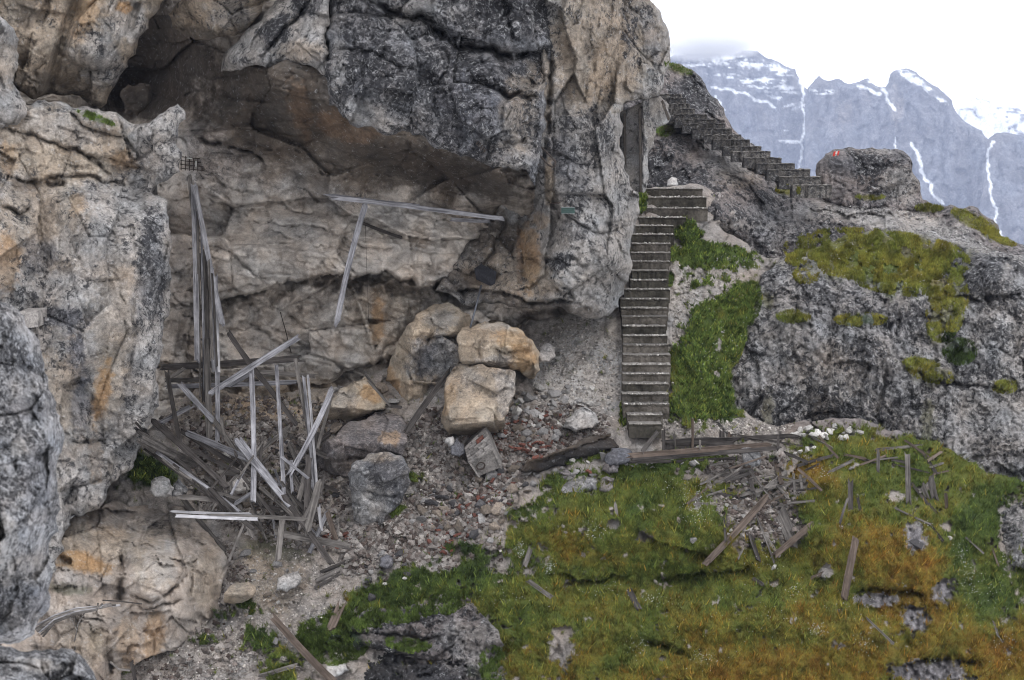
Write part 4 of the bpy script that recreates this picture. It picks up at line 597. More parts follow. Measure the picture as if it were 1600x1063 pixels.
boulder([(508, 655), (516, 628), (535, 606), (552, 596), (570, 588), (588, 602), (600, 622), (600, 640), (570, 650), (545, 662), (525, 668)],
        [(31.6, 560, 620, .5, -1.5), (31.5, 560, 645, .2, 3)], 'yellowish wedge shaped boulder above the long slab', st_blocky(351, .4, 50, 20, 9), 'buff', [('ochre', 580, 615, 22, 14, 30, .8), ('lgrey', 540, 630, 20, 20, 0, .4)], (), 351, rnd=[(5, 520, 600, 590, 650, -20, 30, .06, .06)])
boulder([(494, 722), (497, 705), (515, 686), (532, 672), (548, 658), (575, 652), (600, 646), (625, 650), (636, 664), (632, 700), (632, 725), (600, 748), (560, 750), (520, 742), (500, 735)],
        [(30.2, 570, 680, .2, -2.6), (30.05, 560, 720, .2, .7), (30.4, 505, 725, -3, 1)], 'large sloping grey brown slab with an orange patch behind the dark crusted boulder', st_blocky(361, .35, 60, 24, 10), 'mauve', [('brown', 540, 725, 40, 14, 0, .6), ('ochre', 610, 685, 18, 12, 0, .55), ('brown', 560, 665, 30, 12, -20, .35)], [([(500, 725), (560, 715), (600, 722)], 2, .1, .15, 14, 6)], 361, back=1.4)
boulder([(545, 760), (547, 735), (556, 720), (574, 710), (600, 706), (628, 712), (640, 732), (641, 750), (630, 778), (618, 795), (600, 818), (580, 830), (562, 824), (552, 808), (550, 785)],
        [(28.9, 595, 725, .1, -2.0), (28.8, 600, 750, .2, .1), (28.8, 575, 790, -.3, 1.0), (29.0, 625, 770, 2.4, .6)], 'dark crusted boulder with pale cracked lower face beside the gravel path', st_blocky(371, .6, 46, 20, 9), 'grey', [('dark', 605, 738, 36, 24, 0, .75), ('lgrey', 575, 795, 26, 32, 0, .9), ('dark', 625, 770, 16, 30, 0, .6), ('tan', 590, 715, 30, 10, 0, .5)],
        [([(548, 765), (580, 768), (610, 775), (630, 770)], 2.5, .14, .14, 14, 7)], 371, back=1.2, rnd=[(8, 550, 770, 620, 820, 40, 24, .08, .05)])
boulder([(362, 768), (362, 752), (370, 744), (382, 742), (389, 750), (390, 766), (380, 771), (368, 772)], [(29.1, 376, 756, .3, -1.2)], 'white rounded rock caught among the fallen timbers', st_blocky(381, .5, 20, 10, 6), 'pale', seed=381, bev=(7, .15), back=.5)
boulder([(1042, 291), (1043, 282), (1050, 276), (1058, 279), (1060, 288), (1057, 293), (1047, 293)], [(38.6, 1050, 285, .3, -1)], 'white rock sitting on the topmost step of the lower flight', st_blocky(382, .4, 14, 8, 5), 'pale', seed=382, bev=(6, .2), back=.4)
boulder([(945, 722), (948, 708), (960, 700), (976, 700), (988, 706), (986, 722), (968, 726), (952, 728)], [(30.0, 965, 712, .2, -1.5)], 'dark wet boulder at the left end of the long beams', st_blocky(383, .4, 30, 14, 7), 'slate', seed=383, bev=(6, .12), back=.6)
boulder([(1155, 702), (1162, 698), (1178, 694), (1184, 704), (1190, 716), (1186, 728), (1172, 733), (1160, 726)], [(29.9, 1172, 712, .4, -.6)], 'upright grey rock slab leaning on the long beams', st_blocky(384, .3, 30, 14, 7), 'grey', seed=384, back=.3)
boulder([(879, 668), (884, 655), (902, 640), (916, 636), (930, 645), (936, 660), (925, 670), (900, 676)], [(30.9, 905, 655, .2, -1.2)], 'rounded grey boulder in the rubble above the dark wall slab', st_blocky(385, .5, 30, 14, 7), 'lgrey', seed=385, bev=(6, .14), back=.6)
boulder([(874, 775), (880, 758), (895, 748), (918, 746), (936, 752), (930, 770), (905, 778)], [(29.3, 905, 762, .2, -1.2)], 'broad grey boulder above the moss bank, beside its squarer neighbour', st_blocky(386, .5, 34, 14, 7), 'grey', seed=386, bev=(6, .14), back=.6)
boulder([(936, 768), (938, 752), (948, 744), (960, 748), (961, 764), (950, 772)], [(29.4, 948, 758, .2, -1.2)], 'squarish grey boulder right of the broad one above the moss', st_blocky(387, .5, 34, 14, 7), 'mauve', seed=387, bev=(6, .12), back=.6)
boulder([(870, 752), (872, 740), (884, 732), (900, 738), (908, 748), (890, 752)], [(29.7, 888, 744, .2, -1.2)], 'low grey boulder below the foot of the dark wall slab', st_blocky(388, .5, 30, 14, 7), 'mauve', seed=388, bev=(6, .12), back=.5)
boulder([(940, 735), (944, 726), (958, 723), (968, 728), (966, 738), (950, 741)], [(29.8, 955, 732, .2, -1.2)], 'rough grey rock just under the dark wet boulder', st_blocky(389, .5, 30, 14, 7), 'mauve', seed=389, bev=(6, .12), back=.5)
boulder([(704, 710), (706, 695), (714, 684), (724, 694), (727, 708), (718, 714)], [(29.9, 714, 700, 1.2, -1.0)], 'dark pointed rock left of the broken brick pier', st_blocky(390, .3, 30, 14, 7), 'slate', seed=390, back=.5, bev=(4, .1))
boulder([(695, 692), (698, 684), (708, 682), (710, 692), (703, 699)], [(29.9, 702, 690, .3, -1.0)], 'white stone touching the dark pointed rock', st_blocky(391, .3, 30, 14, 7), 'pale', seed=391, back=.3, bev=(5, .12))
boulder([(350, 942), (352, 925), (368, 912), (388, 908), (400, 918), (396, 932), (378, 942)], [(27.0, 375, 925, .3, -1.6), (27.1, 375, 935, 0, 3)], 'wedge shaped grey rock on the moss beside the left buttress', st_blocky(392, .4, 30, 14, 7), 'tan', seed=392, back=.6)
boulder([(432, 922), (434, 905), (446, 896), (466, 892), (472, 904), (462, 918), (448, 926)], [(27.4, 452, 908, .3, -1.2)], 'pale low rock in the middle of the gravel gully', st_blocky(393, .5, 30, 14, 7), 'lgrey', seed=393, back=.5)
boulder([(233, 768), (236, 752), (250, 744), (264, 748), (272, 762), (268, 776), (248, 778)], [(28.7, 252, 762, .3, -1.4)], 'lumpy grey rock above the left buttress below the pillar', st_blocky(394, .6, 24, 12, 7), 'lgrey', seed=394, back=.6, bev=(6, .12))
boulder([(268, 776), (270, 758), (280, 748), (290, 760), (291, 774), (280, 780)], [(28.8, 280, 765, .3, -1.4)], 'smaller lumpy grey rock touching the first below the pillar', st_blocky(395, .6, 24, 12, 7), 'grey', seed=395, back=.5, bev=(6, .12))
boulder([(592, 885), (594, 872), (604, 866), (614, 872), (614, 884), (604, 890)], [(28.2, 604, 878, .3, -1.4)], 'dark blocky stone at the lower edge of the debris flow', st_blocky(396, .5, 24, 12, 7), 'slate', seed=396, back=.4)
boulder([(505, 1048), (510, 1040), (525, 1033), (540, 1036), (545, 1048), (530, 1056), (512, 1056)], [(26.2, 525, 1045, .3, -1.4)], 'white rock at the bottom of the gully beside the dark outcrop', st_blocky(397, .4, 24, 12, 7), 'pale', seed=397, back=.4)
# ------------------------------------------------------------------ concrete: niche wall, broken pier, wall slab
def conc_mat(a=(.034, .030, .025), b2=(.105, .094, .082)):
    m, nt, b = newmat('old_concrete'); g = nt.nodes.new('ShaderNodeNewGeometry').outputs['Position']
    n1 = noise(nt, g, 2.2, 8, .7, .3); n2 = noise(nt, g, 18, 6, .75); n3 = noise(nt, g, 6, 6, .7)
    c = mixc(nt, ramp(nt, n1, .38, .62), a, b2); c = mixc(nt, 1.0, c, ramp(nt, n2, .3, .7, .5, 1.45), 'MULTIPLY')
    c = mixc(nt, ramp(nt, n3, .6, .68, 0, .6), c, (.035, .036, .025))
    nt.links.new(c, b.inputs['Base Color']); b.inputs['Roughness'].default_value = .9
    bp = node(nt, 'ShaderNodeBump', Strength=.6, Distance=.02); nt.links.new(n2, bp.inputs['Height']); nt.links.new(bp.outputs[0], b.inputs['Normal']); return m
M_CONC = conc_mat(); M_CONC2 = conc_mat((.024, .022, .018), (.08, .072, .060)); M_CONC3 = conc_mat((.05, .044, .036), (.135, .12, .105))
M_CONCL = rock_mat('pale_concrete', 1.4, .4, .5, (.20, .185, .175, .25), .25)
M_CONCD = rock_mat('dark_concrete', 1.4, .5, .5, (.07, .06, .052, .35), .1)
M_GRIT = rock_mat('grit_on_treads', 3.0, .8, .3, (.19, .178, .165, .15), .4)
M_STEPR = rock_mat('rough_step_stone', 1.6, .8, .9, (.13, .12, .112, .45), .3)
M_BRICK = rock_mat('brick_red', 2.0, .5, .6, (.15, .058, .042, .3), .12)
M_IRON = rock_mat('rusty_iron', 3.0, .2, .3, (.045, .036, .032, .2), .0)
def plain(name, c, r=.7, metal=0.0):
    m, nt, b = newmat(name); b.inputs['Base Color'].default_value = c + (1,); b.inputs['Roughness'].default_value = r; b.inputs['Metallic'].default_value = metal
    tcn = nt.nodes.new('ShaderNodeTexCoord').outputs['Object']; n = noise(nt, tcn, 14, 5, .7); nt.links.new(mixc(nt, 1.0, c, ramp(nt, n, .3, .7, .7, 1.3), 'MULTIPLY'), b.inputs['Base Color']); return m
def empty(name, loc, label=None, cat=None, group=None):
    o = bpy.data.objects.new(name, None); o.location = loc; o.empty_display_size = .2; link(o); tag(o, label, cat, group); return o
def mesh_obj(name, verts, faces, mat, parent=None, origin=None, smooth=False, mats=None, midx=None):
    org = Vector(origin) if origin is not None else Vector((0, 0, 0))
    me = bpy.data.meshes.new(name); me.from_pydata([tuple(Vector(v) - org) for v in verts], [], faces)
    for mm in (mats or [mat]): me.materials.append(mm)
    if midx: me.polygons.foreach_set('material_index', midx)
    if smooth: me.polygons.foreach_set('use_smooth', [True] * len(faces))
    me.validate(); me.update(); TRI[0] += 2 * len(faces)
    o = bpy.data.objects.new(name, me); link(o, parent); o.location = org if parent is None else org - Vector(parent.location); return o
HEXF = [(0, 1, 2, 3), (7, 6, 5, 4), (0, 4, 5, 1), (1, 5, 6, 2), (2, 6, 7, 3), (3, 7, 4, 0)]
def prism(quad, d, thick, name, mat, parent=None, origin=None):
    """a slab: quad of pixel corners at depths d (one or four), thickness away from the camera"""
    ds = d if isinstance(d, (list, tuple)) else [d] * 4
    f = [V(x, y, k) for (x, y), k in zip(quad, ds)]; b = [V(x, y, k) + Vector((0, thick, 0)) for (x, y), k in zip(quad, ds)]
    for (x, y), k in zip(quad, ds): z_write(np.array([x]), np.array([y]), np.array([k]))
    return mesh_obj(name, f + b, HEXF, mat, parent, origin if origin is not None else (f[3] + f[2]) / 2)
# niche beside the upper steps
nic = empty('concrete_niche', V(1000, 296, 34.6), 'grey concrete lining of the arched niche beside the top of the lower steps', 'concrete wall')
o = mass('wall_panel', [(968, 176), (1004, 160), (1005, 300), (986, 300), (968, 250)], [(985, 170, 33.5), (985, 290, 33.4), (1000, 230, 33.4), (970, 230, 33.6)], st_face(402, .12), 'lgrey', [('slate', 985, 210, 20, 40, 0, .4)], [([(966, 240), (1006, 239)], 1.5, .06, .03, 8, 3, .5)], step=1.8, rough=1, back=.5, bev=(3, .02), mat=M_KARST, kind=None, seed=402); o.parent = nic; o.location -= nic.location
o = mass('wall_panel', [(1003, 158), (1012, 152), (1032, 150), (1041, 158), (1047, 186), (1040, 195), (1030, 200), (1022, 225), (1014, 235), (1012, 262), (1006, 302), (1002, 300)], [(1010, 170, 33.3), (1010, 290, 33.4), (1040, 170, 33.9), (1020, 230, 33.5)], st_face(403, .14), 'lgrey', [('concrete', 1020, 190, 20, 50, 0, .7)], [([(1000, 240), (1016, 239)], 1.5, .06, .03, 8, 3, .5)], step=1.8, rough=1.5, back=.5, bev=(3, .04), mat=M_KARST, kind=None, seed=403); o.parent = nic; o.location -= nic.location
prism([(974, 178), (978, 176), (979, 262), (975, 250)], 33.35, .08, 'corner_strip', M_CONCD, nic); prism([(998, 170), (1002, 168), (1003, 300), (1000, 300)], 33.2, .08, 'corner_strip', M_CONCD, nic)
prism([(1033, 158), (1036, 156), (1047, 186), (1044, 189)], 33.5, .08, 'corner_strip', M_CONCD, nic)
cb = empty('concrete_block', V(48, 512, 26.6), 'small squared concrete block set in the pillar edge above the blurred near rock', 'concrete block')
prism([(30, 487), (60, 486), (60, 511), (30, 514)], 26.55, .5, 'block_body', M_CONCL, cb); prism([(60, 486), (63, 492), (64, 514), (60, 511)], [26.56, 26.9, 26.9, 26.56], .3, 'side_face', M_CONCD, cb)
# broken brick pier: two faces, bricks on the upper one, a socket in the lower one, coloured dark for its shade
pr = empty('brick_pier', V(752, 742, 30.0), 'broken pier chunk lying on its side below the squared block', 'masonry')
TF = [(725.8, 701, 30.15), (758.6, 669, 30.15), (770, 699, 29.65), (731.5, 721.5, 29.65)]; BF = [(731.5, 721.5, 29.65), (770, 699, 29.65), (784, 730, 29.85), (747, 744.5, 29.85)]
tv = [V(*p) for p in TF]; bv = [V(*p) for p in BF]; bk = Vector((0, .75, -.02))
mesh_obj('pier_body', [tv[0], tv[1], tv[2], tv[3], bv[3], bv[2], tv[0] + bk, tv[1] + bk, bv[2] + bk, bv[3] + bk], [(0, 1, 2, 3), (3, 2, 5, 4), (0, 6, 7, 1), (1, 7, 8, 5, 2), (4, 5, 8, 9), (0, 3, 4, 9, 6), (6, 9, 8, 7)], M_CONCL, pr, tv[3])
def bil(q, u, v): return q[0].lerp(q[1], u).lerp(q[3].lerp(q[2], u), v)
nt_ = (tv[1] - tv[0]).cross(tv[3] - tv[0]).normalized(); nt_ = -nt_ if nt_.y > 0 else nt_; nb_ = (bv[1] - bv[0]).cross(bv[3] - bv[0]).normalized(); nb_ = -nb_ if nb_.y > 0 else nb_
def patch(q, n, u0, u1, v0, v1, h, name, mat, par):
    b = [bil(q, u0, v0), bil(q, u1, v0), bil(q, u1, v1), bil(q, u0, v1)]; return mesh_obj(name, [p + n * h for p in b] + [p - n * .01 for p in b], HEXF, mat, par, b[0])
rr_ = random.Random(5)
for r in range(5):
    c = -.5 if r % 2 else 0
    while c < 3:
        u0, u1 = max(0.02, (c + .06) / 3), min(.98, (c + .94) / 3)
        if u1 > u0 + .03: patch(tv, nt_, u0, u1, (r + .10) / 5, (r + .90) / 5, .010 + rr_.random() * .018, 'brick', M_BRICK if rr_.random() < .12 else M_CONCL, pr)
        c += 1
for a in ((0, 1, 0, .07), (0, .06, .07, 1), (.94, 1, .07, 1)): patch(bv, nb_, *a, .05, 'rim', M_CONCL, pr)
cen = bil(bv, .30, .5); ux = (bv[1] - bv[0]).normalized(); uy = nb_.cross(ux).normalized(); ring = []
for rad, h in ((.095, .03), (.07, .03), (.065, -.10)): ring += [cen + (ux * math.cos(t * R(30)) + uy * math.sin(t * R(30))) * rad + nb_ * h for t in range(12)]
mesh_obj('socket', ring + [cen - nb_ * .1], [(k * 12 + t, k * 12 + (t + 1) % 12, (k + 1) * 12 + (t + 1) % 12, (k + 1) * 12 + t) for k in (0, 1) for t in range(12)] + [(24 + t, 24 + (t + 1) % 12, 36) for t in range(12)], M_IRON, pr, cen)  # M_IRON only for its dark colour, painting the socket's shade
z_write(*[np.array([p[i] for p in TF + BF]) for i in range(3)])
mass('wall_slab', [(812, 735), (826, 718), (850, 712), (890, 698), (925, 682), (968, 667), (973, 686), (972, 700), (945, 706), (915, 715), (882, 730), (845, 738)], [], st_blocky(411, .16, 40, 18, 8), 'dbrown', [('black', 900, 715, 80, 14, -18, .7), ('brown', 870, 702, 60, 6, -20, .7)], [([(820, 727), (870, 712), (925, 693), (970, 678)], 2.0, .1, .12, 14, 6)], (), 1.5, 2.5, 1.2, (4, .08), M_BOULDER, None, 411, None, 1.0,
     ('long dark toppled wall slab half buried under rubble left of the steps', 'wall slab'), [(30.1, 900, 708, .9, 1.2), (30.1, 900, 696, .9, -2.8)])
# ------------------------------------------------------------------ the two flights of steps
def flight(rows, d0, d1, label, drop, extra_left=0.0, depth_run=.34, seed=3, rough=.006, mats=None):
    base = V((rows[-1][1] + rows[-1][2]) / 2, rows[-1][0] + 12, d0); e = empty('stone_staircase', base, label, 'steps'); n = len(rows); rg = random.Random(seed)
    ys = [r[0] for r in rows]
    for i, (y, xl, xr) in enumerate(rows):
        t = 1 - i / (n - 1); d = d0 + (d1 - d0) * t                       # rows run from the top step down
        yn = rows[i + 1][0] if i + 1 < n else y + (y - rows[i - 1][0]); m = 16; ft, fb, bt, bb = [], [], [], []
        h = (V(xl, y, d) - V(xl, yn, d)).z
        for k in range(m + 1):
            x = xl + (xr - xl) * k / m; p = V(x, y + rg.gauss(0, .12 + max(0, rough - .01) * 30), d) + Vector((0, rg.gauss(0, rough), 0))
            if k == 0: p.x -= extra_left
            ft.append(p); fb.append(Vector((p.x, p.y + rg.gauss(0, .008), p.z - abs(h) - drop))); bt.append(Vector((p.x * (1 + .0), p.y + depth_run, p.z + rg.gauss(0, .006)))); bb.append(Vector((p.x, p.y + depth_run, p.z - abs(h) - drop)))
        chip = [rg.random() < .16 for p in ft]; nose = [Vector((p.x, p.y - .018 - rg.random() * .01 + (.05 if ch else 0), p.z - .012 - (.02 if ch else 0))) for p, ch in zip(ft, chip)]; lip = [Vector((p.x, q.y + .006, p.z - .045 - rg.random() * .02)) for p, q in zip(ft, fb)]
        vs = bt + ft + nose + lip + fb + bb; w = m + 1; fc, mi = [], []
        for r in range(5):
            for k in range(m): fc.append((r * w + k, (r + 1) * w + k, (r + 1) * w + k + 1, r * w + k + 1)); mi.append(1 if r < 1 else (2 if r == 1 else 0))
        fc.append(tuple(r * w for r in range(6))); mi.append(0); fc.append(tuple(r * w + m for r in reversed(range(6)))); mi.append(0)
        mesh_obj('step', vs, fc, None, e, fb[m // 2], mats=mats or [rg.choice([M_CONC, M_CONC2, M_CONC3]), M_GRIT, rg.choice([M_CONC, M_CONC2])], midx=mi)
        z_write(np.linspace(xl, xr, 40).repeat(8), np.tile(np.linspace(y, yn, 8), 40), np.full(320, d))
    return e
LOWER = [(295, 1007, 1098), (308.5, 1013, 1104), (325.5, 1008, 1106), (340, 999, 1072), (353, 993, 1053), (366.5, 987, 1053), (381, 988, 1048), (395, 986, 1048), (409, 988, 1046), (423, 988, 1045), (438, 985, 1043), (452.5, 975, 1047), (467.5, 969, 1045), (482, 971, 1044), (495, 972, 1043), (510, 973, 1041),
         (525, 974, 1043), (539.5, 974, 1044), (555, 974, 1048), (570, 973, 1048), (585, 973, 1047), (600, 973, 1045), (616, 972, 1045), (632, 974, 1046), (648.5, 980, 1036), (663, 983, 1034)]
flight(LOWER, 30.75, 38.0, 'long straight flight of worn concrete steps climbing beside the cliff face', .10)
UPPER = [(147, 1036, 1066), (153, 1036, 1072), (162, 1038, 1078), (170, 1042, 1086), (178.5, 1050, 1105), (186, 1062, 1120), (193, 1074, 1133), (201, 1090, 1144), (210.6, 1108, 1158), (218, 1122, 1172), (228.5, 1138, 1190), (236.5, 1152, 1204), (246.5, 1170, 1221), (255.4, 1190, 1242), (265, 1207, 1266), (276, 1226, 1283), (289, 1246, 1300)]
flight(UPPER, 38.8, 41.6, 'upper flight of rough stone steps climbing left along the skyline ridge', .12, .12, .40, 9, .02, [M_STEPR, M_GRIT, M_STEPR])
ZS_ = ZB.copy()
# ------------------------------------------------------------------ timber
def wood_mat(name, a, b_, dark=.5):
    m, nt, b = newmat(name); tco = nt.nodes.new('ShaderNodeTexCoord').outputs['Object']
    mp = node(nt, 'ShaderNodeMapping'); mp.inputs['Scale'].default_value = (1.2, 22, 22); nt.links.new(tco, mp.inputs[0])
    oi = nt.nodes.new('ShaderNodeObjectInfo'); ad = nt.nodes.new('ShaderNodeVectorMath'); ad.operation = 'ADD'; nt.links.new(mp.outputs[0], ad.inputs[0])
    cx = nt.nodes.new('ShaderNodeCombineXYZ'); mm = nt.nodes.new('ShaderNodeMath'); mm.operation = 'MULTIPLY'; mm.inputs[1].default_value = 50; nt.links.new(oi.outputs['Random'], mm.inputs[0]); nt.links.new(mm.outputs[0], cx.inputs[0]); nt.links.new(cx.outputs[0], ad.inputs[1])
    n1 = noise(nt, ad.outputs[0], 1.2, 8, .75, .4); n2 = noise(nt, tco, 2.5, 5, .6)
    c = mixc(nt, ramp(nt, n1, .40, .62), a, b_); c = mixc(nt, 1.0, c, ramp(nt, n2, .3, .7, .65, 1.3), 'MULTIPLY'); c = mixc(nt, 1.0, c, ramp(nt, oi.outputs['Random'], 0, 1, .72, 1.22), 'MULTIPLY')
    nt.links.new(c, b.inputs['Base Color']); b.inputs['Roughness'].default_value = .85
    bp = node(nt, 'ShaderNodeBump', Strength=.7, Distance=.012); nt.links.new(n1, bp.inputs['Height']); nt.links.new(bp.outputs[0], b.inputs['Normal']); return m
W_S = wood_mat('weathered_silver_wood', (.085, .083, .092), (.31, .305, .325)); W_L = wood_mat('pale_silver_wood', (.20, .195, .21), (.47, .46, .475))
W_D = wood_mat('dark_wet_wood', (.022, .019, .018), (.085, .076, .072)); W_B = wood_mat('brown_weathered_wood', (.045, .034, .027), (.135, .105, .088)); W_G = wood_mat('grey_brown_wood', (.048, .043, .040), (.175, .16, .15))
WM = dict(s=W_S, l=W_L, d=W_D, b=W_B, g=W_G)
GT = {'h': 'timbers hanging and leaning in the rock recess', 'p': 'fallen timbers heaped below the recess', 'r': 'broken planks strewn over the mossy slope', 'w': 'timbers of the retaining edge at the stair foot'}
def plank(x0, y0, x1, y1, w, mat, grp, label, d0=None, d1=None, name='plank', cat='plank', off=0.0, thick=None, parent=None, splinter=1.0):
    rg = random.Random(int(x0 * 13 + y0 * 7 + x1)); n = 12
    if d0 is None: d0 = z_read(x0, y0)
    if d1 is None: d1 = z_read(x1, y1)
    d0 -= off; d1 -= off; mpp = (d0 + d1) / 2 / FPX; W = w * mpp; T = thick or max(.025, W * rg.uniform(.3, .55))
    if True:
        sh = 0
        for k in range(n + 1):
            t = .06 + .88 * k / n; zz = z_read(x0 + (x1 - x0) * t, y0 + (y1 - y0) * t); sh = max(sh, min((d0 + (d1 - d0) * t) - (zz - T * .3), 1.2))
        d0 -= sh; d1 -= sh
    A = V(x0, y0, d0); B = V(x1, y1, d1); L = (B - A).length; ex = (B - A).normalized(); c = (A + B) / 2
    vd = (c - Vector(CAM.tolist())).normalized(); ey = vd.cross(ex).normalized(); ey = (Quaternion(ex, R(rg.gauss(0, 9))) @ ey); ez = ex.cross(ey).normalized()
    M = Matrix((ex, ey, ez)).transposed().to_4x4(); M.translation = A if A.z < B.z else B
    base = 0 if A.z < B.z else -L; m = 7; vs, fc = [], []
    ck = rg.gauss(0, .006) * L; ck2 = rg.gauss(0, .004) * L
    for k in range(m + 1):
        t = k / m; x = base + L * t; bow = ck * 4 * t * (1 - t); bz = ck2 * 4 * t * (1 - t); ww = W / 2 * rg.uniform(.9, 1.06); tt = T / 2 * rg.uniform(.92, 1.05)
        for (a, b) in ((-1, -1), (-.15, -1), (1, -1), (1, 1), (.2, 1), (-1, 1)):
            xx = x + (rg.uniform(-1, 1) * W * splinter if k in (0, m) else 0)
            vs.append((xx, a * ww + bow, b * tt * (.8 if abs(a) < .5 else 1) + bz))
    for k in range(m):
        for q in range(6): fc.append((k * 6 + q, k * 6 + (q + 1) % 6, (k + 1) * 6 + (q + 1) % 6, (k + 1) * 6 + q))
    fc.append((5, 4, 3, 2, 1, 0)); fc.append(tuple(m * 6 + q for q in range(6)))
    me = bpy.data.meshes.new(name); me.from_pydata(vs, [], fc); me.materials.append(WM[mat] if isinstance(mat, str) else mat); me.update(); TRI[0] += 90
    o = bpy.data.objects.new(name, me); link(o); o.matrix_world = M
    tag(o, label, cat, GT.get(grp))
    q = np.linspace(0, 1, int(max(4, math.hypot(x1 - x0, y1 - y0)))); s_ = np.array([-.4, 0, .4]) * w; nx, ny = -(y1 - y0), (x1 - x0); nl = math.hypot(nx, ny)
    for s in s_: z_write(x0 + (x1 - x0) * q + nx / nl * s, y0 + (y1 - y0) * q + ny / nl * s, (d0 + (d1 - d0) * q) - T / 2)
    return o
def post(x, ytop, xb, yb, w, mat, grp, label, lean=0.0, name='wooden_post', cat='post', **k):
    d = z_read(xb, yb) - .04; return plank(x, ytop, xb, yb, w, mat, grp, label, d + lean, d, name, cat, **k)
P = plank
# back rails in the recess
P(256, 574, 470, 560, 10, 'd', 'h', 'upper dark horizontal rail running behind the hanging boards', 32.0, 32.0, 'timber_rail', 'timber')
P(262, 594, 354, 591, 7, 'g', 'h', 'short middle rail at the left of the recess', 31.9, 31.9, 'timber_rail', 'timber')
P(262, 604, 465, 597, 7, 's', 'h', 'lower horizontal rail tying the leaning posts together', 31.8, 31.8, 'timber_rail', 'timber')
P(407, 581, 492, 588, 7, 'g', 'h', 'short pale rail behind the crossing braces', 32.1, 32.1, 'timber_rail', 'timber')
P(268, 590, 285, 578, 6, 'g', 'h', 'tiny offcut above the left end of the rails', 31.8, 31.9)
# hanging boards
P(314, 400, 318, 626, 5, 'd', 'h', 'dark thin strip hanging between the two left boards', 32.2, 31.3)
P(296, 276, 304, 350, 7, 'g', 'h', 'short top piece of the hanging bundle, under the rusty mesh', 32.6, 32.2)
P(302, 292, 308, 568, 8, 's', 'h', 'leftmost long hanging board in the recess, free at its lower end', 32.5, 31.1)
P(321, 395, 327, 683, 10, 'g', 'h', 'broadest hanging board, reaching down to the debris', 32.3, 30.3)
P(331, 420, 334, 578, 6, 's', 'h', 'middle hanging board ending beside the pale lath', 32.1, 31.0)
P(336, 430, 340, 694, 7, 's', 'h', 'rightmost long hanging board, with its foot in the debris', 32.1, 30.2)
P(338, 462, 342, 580, 4, 'l', 'h', 'pale lath at the right of the hanging bundle', 31.9, 30.9)
P(304, 288, 347, 504, 8, 's', 'h', 'slanting board crossing the top of the hanging bundle', 32.3, 31.2)
# braces
P(359, 523, 412, 596, 8, 'd', 'h', 'dark brace descending right from its free top end', 31.7, 31.4, 'timber_brace', 'timber')
P(408, 590, 461, 661, 8, 'd', 'h', 'lower continuation of the dark descending brace', 31.4, 31.0, 'timber_brace', 'timber')
P(330, 614, 462, 530, 9, 's', 'h', 'grey brace rising right across the dark one', 31.1, 31.4, 'timber_brace', 'timber')
P(361, 602, 392, 583, 7, 's', 'h', 'short brace stub just below the rising brace', 31.0, 31.1, 'timber_brace', 'timber')
P(283, 602, 336, 660, 9, 's', 'h', 'upper part of the long beam slanting down from the left rails', 31.0, 30.6, 'timber_beam', 'beam')
P(334, 656, 392, 740, 8, 'g', 'h', 'lower part of the long slanting beam, among the heap', 30.5, 29.8, 'timber_beam', 'beam')
P(251, 661, 300, 634, 7, 's', 'h', 'short brace between pillar foot and slanting beam', 30.9, 30.9, 'timber_brace', 'timber')
P(261, 583, 281, 688, 7, 'd', 'h', 'dark leaning post close to the pillar', 31.2, 30.6, 'wooden_post', 'post')
P(570, 583, 604, 628, 3, 'd', 'h', 'thin dark lath lying against the yellowish boulder', 31.2, 31.0); P(574, 594, 609, 634, 3, 'g', 'h', 'second thin lath below the one on the yellowish boulder', 31.1, 30.9)
P(603, 634, 628, 637, 5, 'd', 'h', 'short dark board end right of the thin laths')
P(705, 578, 637, 671, 9, 'd', 'h', 'dark beam leaning between tall boulder and gravel', 31.2, 30.3, 'timber_beam', 'beam')
# heap
rq = random.Random(77)
for k in range(30):
    cx, cy = rq.uniform(300, 500), rq.uniform(690, 830); a = R(rq.choice([38, 48, 55, -50, 80, 20]) + rq.gauss(0, 9)); l = rq.uniform(35, 105) / 2
    P(cx - math.cos(a) * l, cy - math.sin(a) * l, cx + math.cos(a) * l, cy + math.sin(a) * l, rq.uniform(3.5, 8), (mm_ := rq.choice('ggdddg')), 'p', dict(g='grey', d='dark', s='silvery')[mm_] + (' long' if l > 35 else ' short') + ' board tangled into the ' + ('left' if cx < 400 else 'right') + ' half of the timber heap', thick=.03)
for k in range(10):
    cx, cy = rq.uniform(225, 330), 0; cy = 690 + (cx - 225) * .75 + rq.uniform(-14, 14); a = R(37 + rq.gauss(0, 6)); l = rq.uniform(40, 90) / 2
    P(cx - math.cos(a) * l, cy - math.sin(a) * l, cx + math.cos(a) * l, cy + math.sin(a) * l, rq.uniform(3.5, 7), (mm_ := rq.choice('gdd')), 'p', ('grey' if mm_ == 'g' else 'dark') + ' thin board along the ' + ('upper' if cx < 275 else 'lower') + ' part of the heap rim by the pillar', thick=.03)
P(222, 683, 302, 726, 14, 'g', 'p', 'wide flat board at the pillar foot', None, None, off=.05)
P(281, 672, 392, 740, 8, 'd', 'p', 'dark board slanting through the upper heap', 30.2, 29.7)
P(300, 703, 372, 738, 6, 'd', 'p', 'thin dark board under the upper heap', 30.1, 29.7)
P(237, 656, 358, 765, 9, 'd', 'p', 'long dark beam from the pillar foot to the white rock', 30.5, 29.2, 'timber_beam', 'beam')
P(222, 692, 376, 801, 5, 's', 'p', 'light edged board running along the lower left rim of the heap', 30.1, 28.6)
P(226, 702, 340, 786, 4, 'd', 'p', 'thin dark board just below the light edged one', 29.9, 28.7)
P(295, 678, 387, 717, 9, 's', 'p', 'grey board with chamfered end near the middle of the heap', 30.0, 29.4)
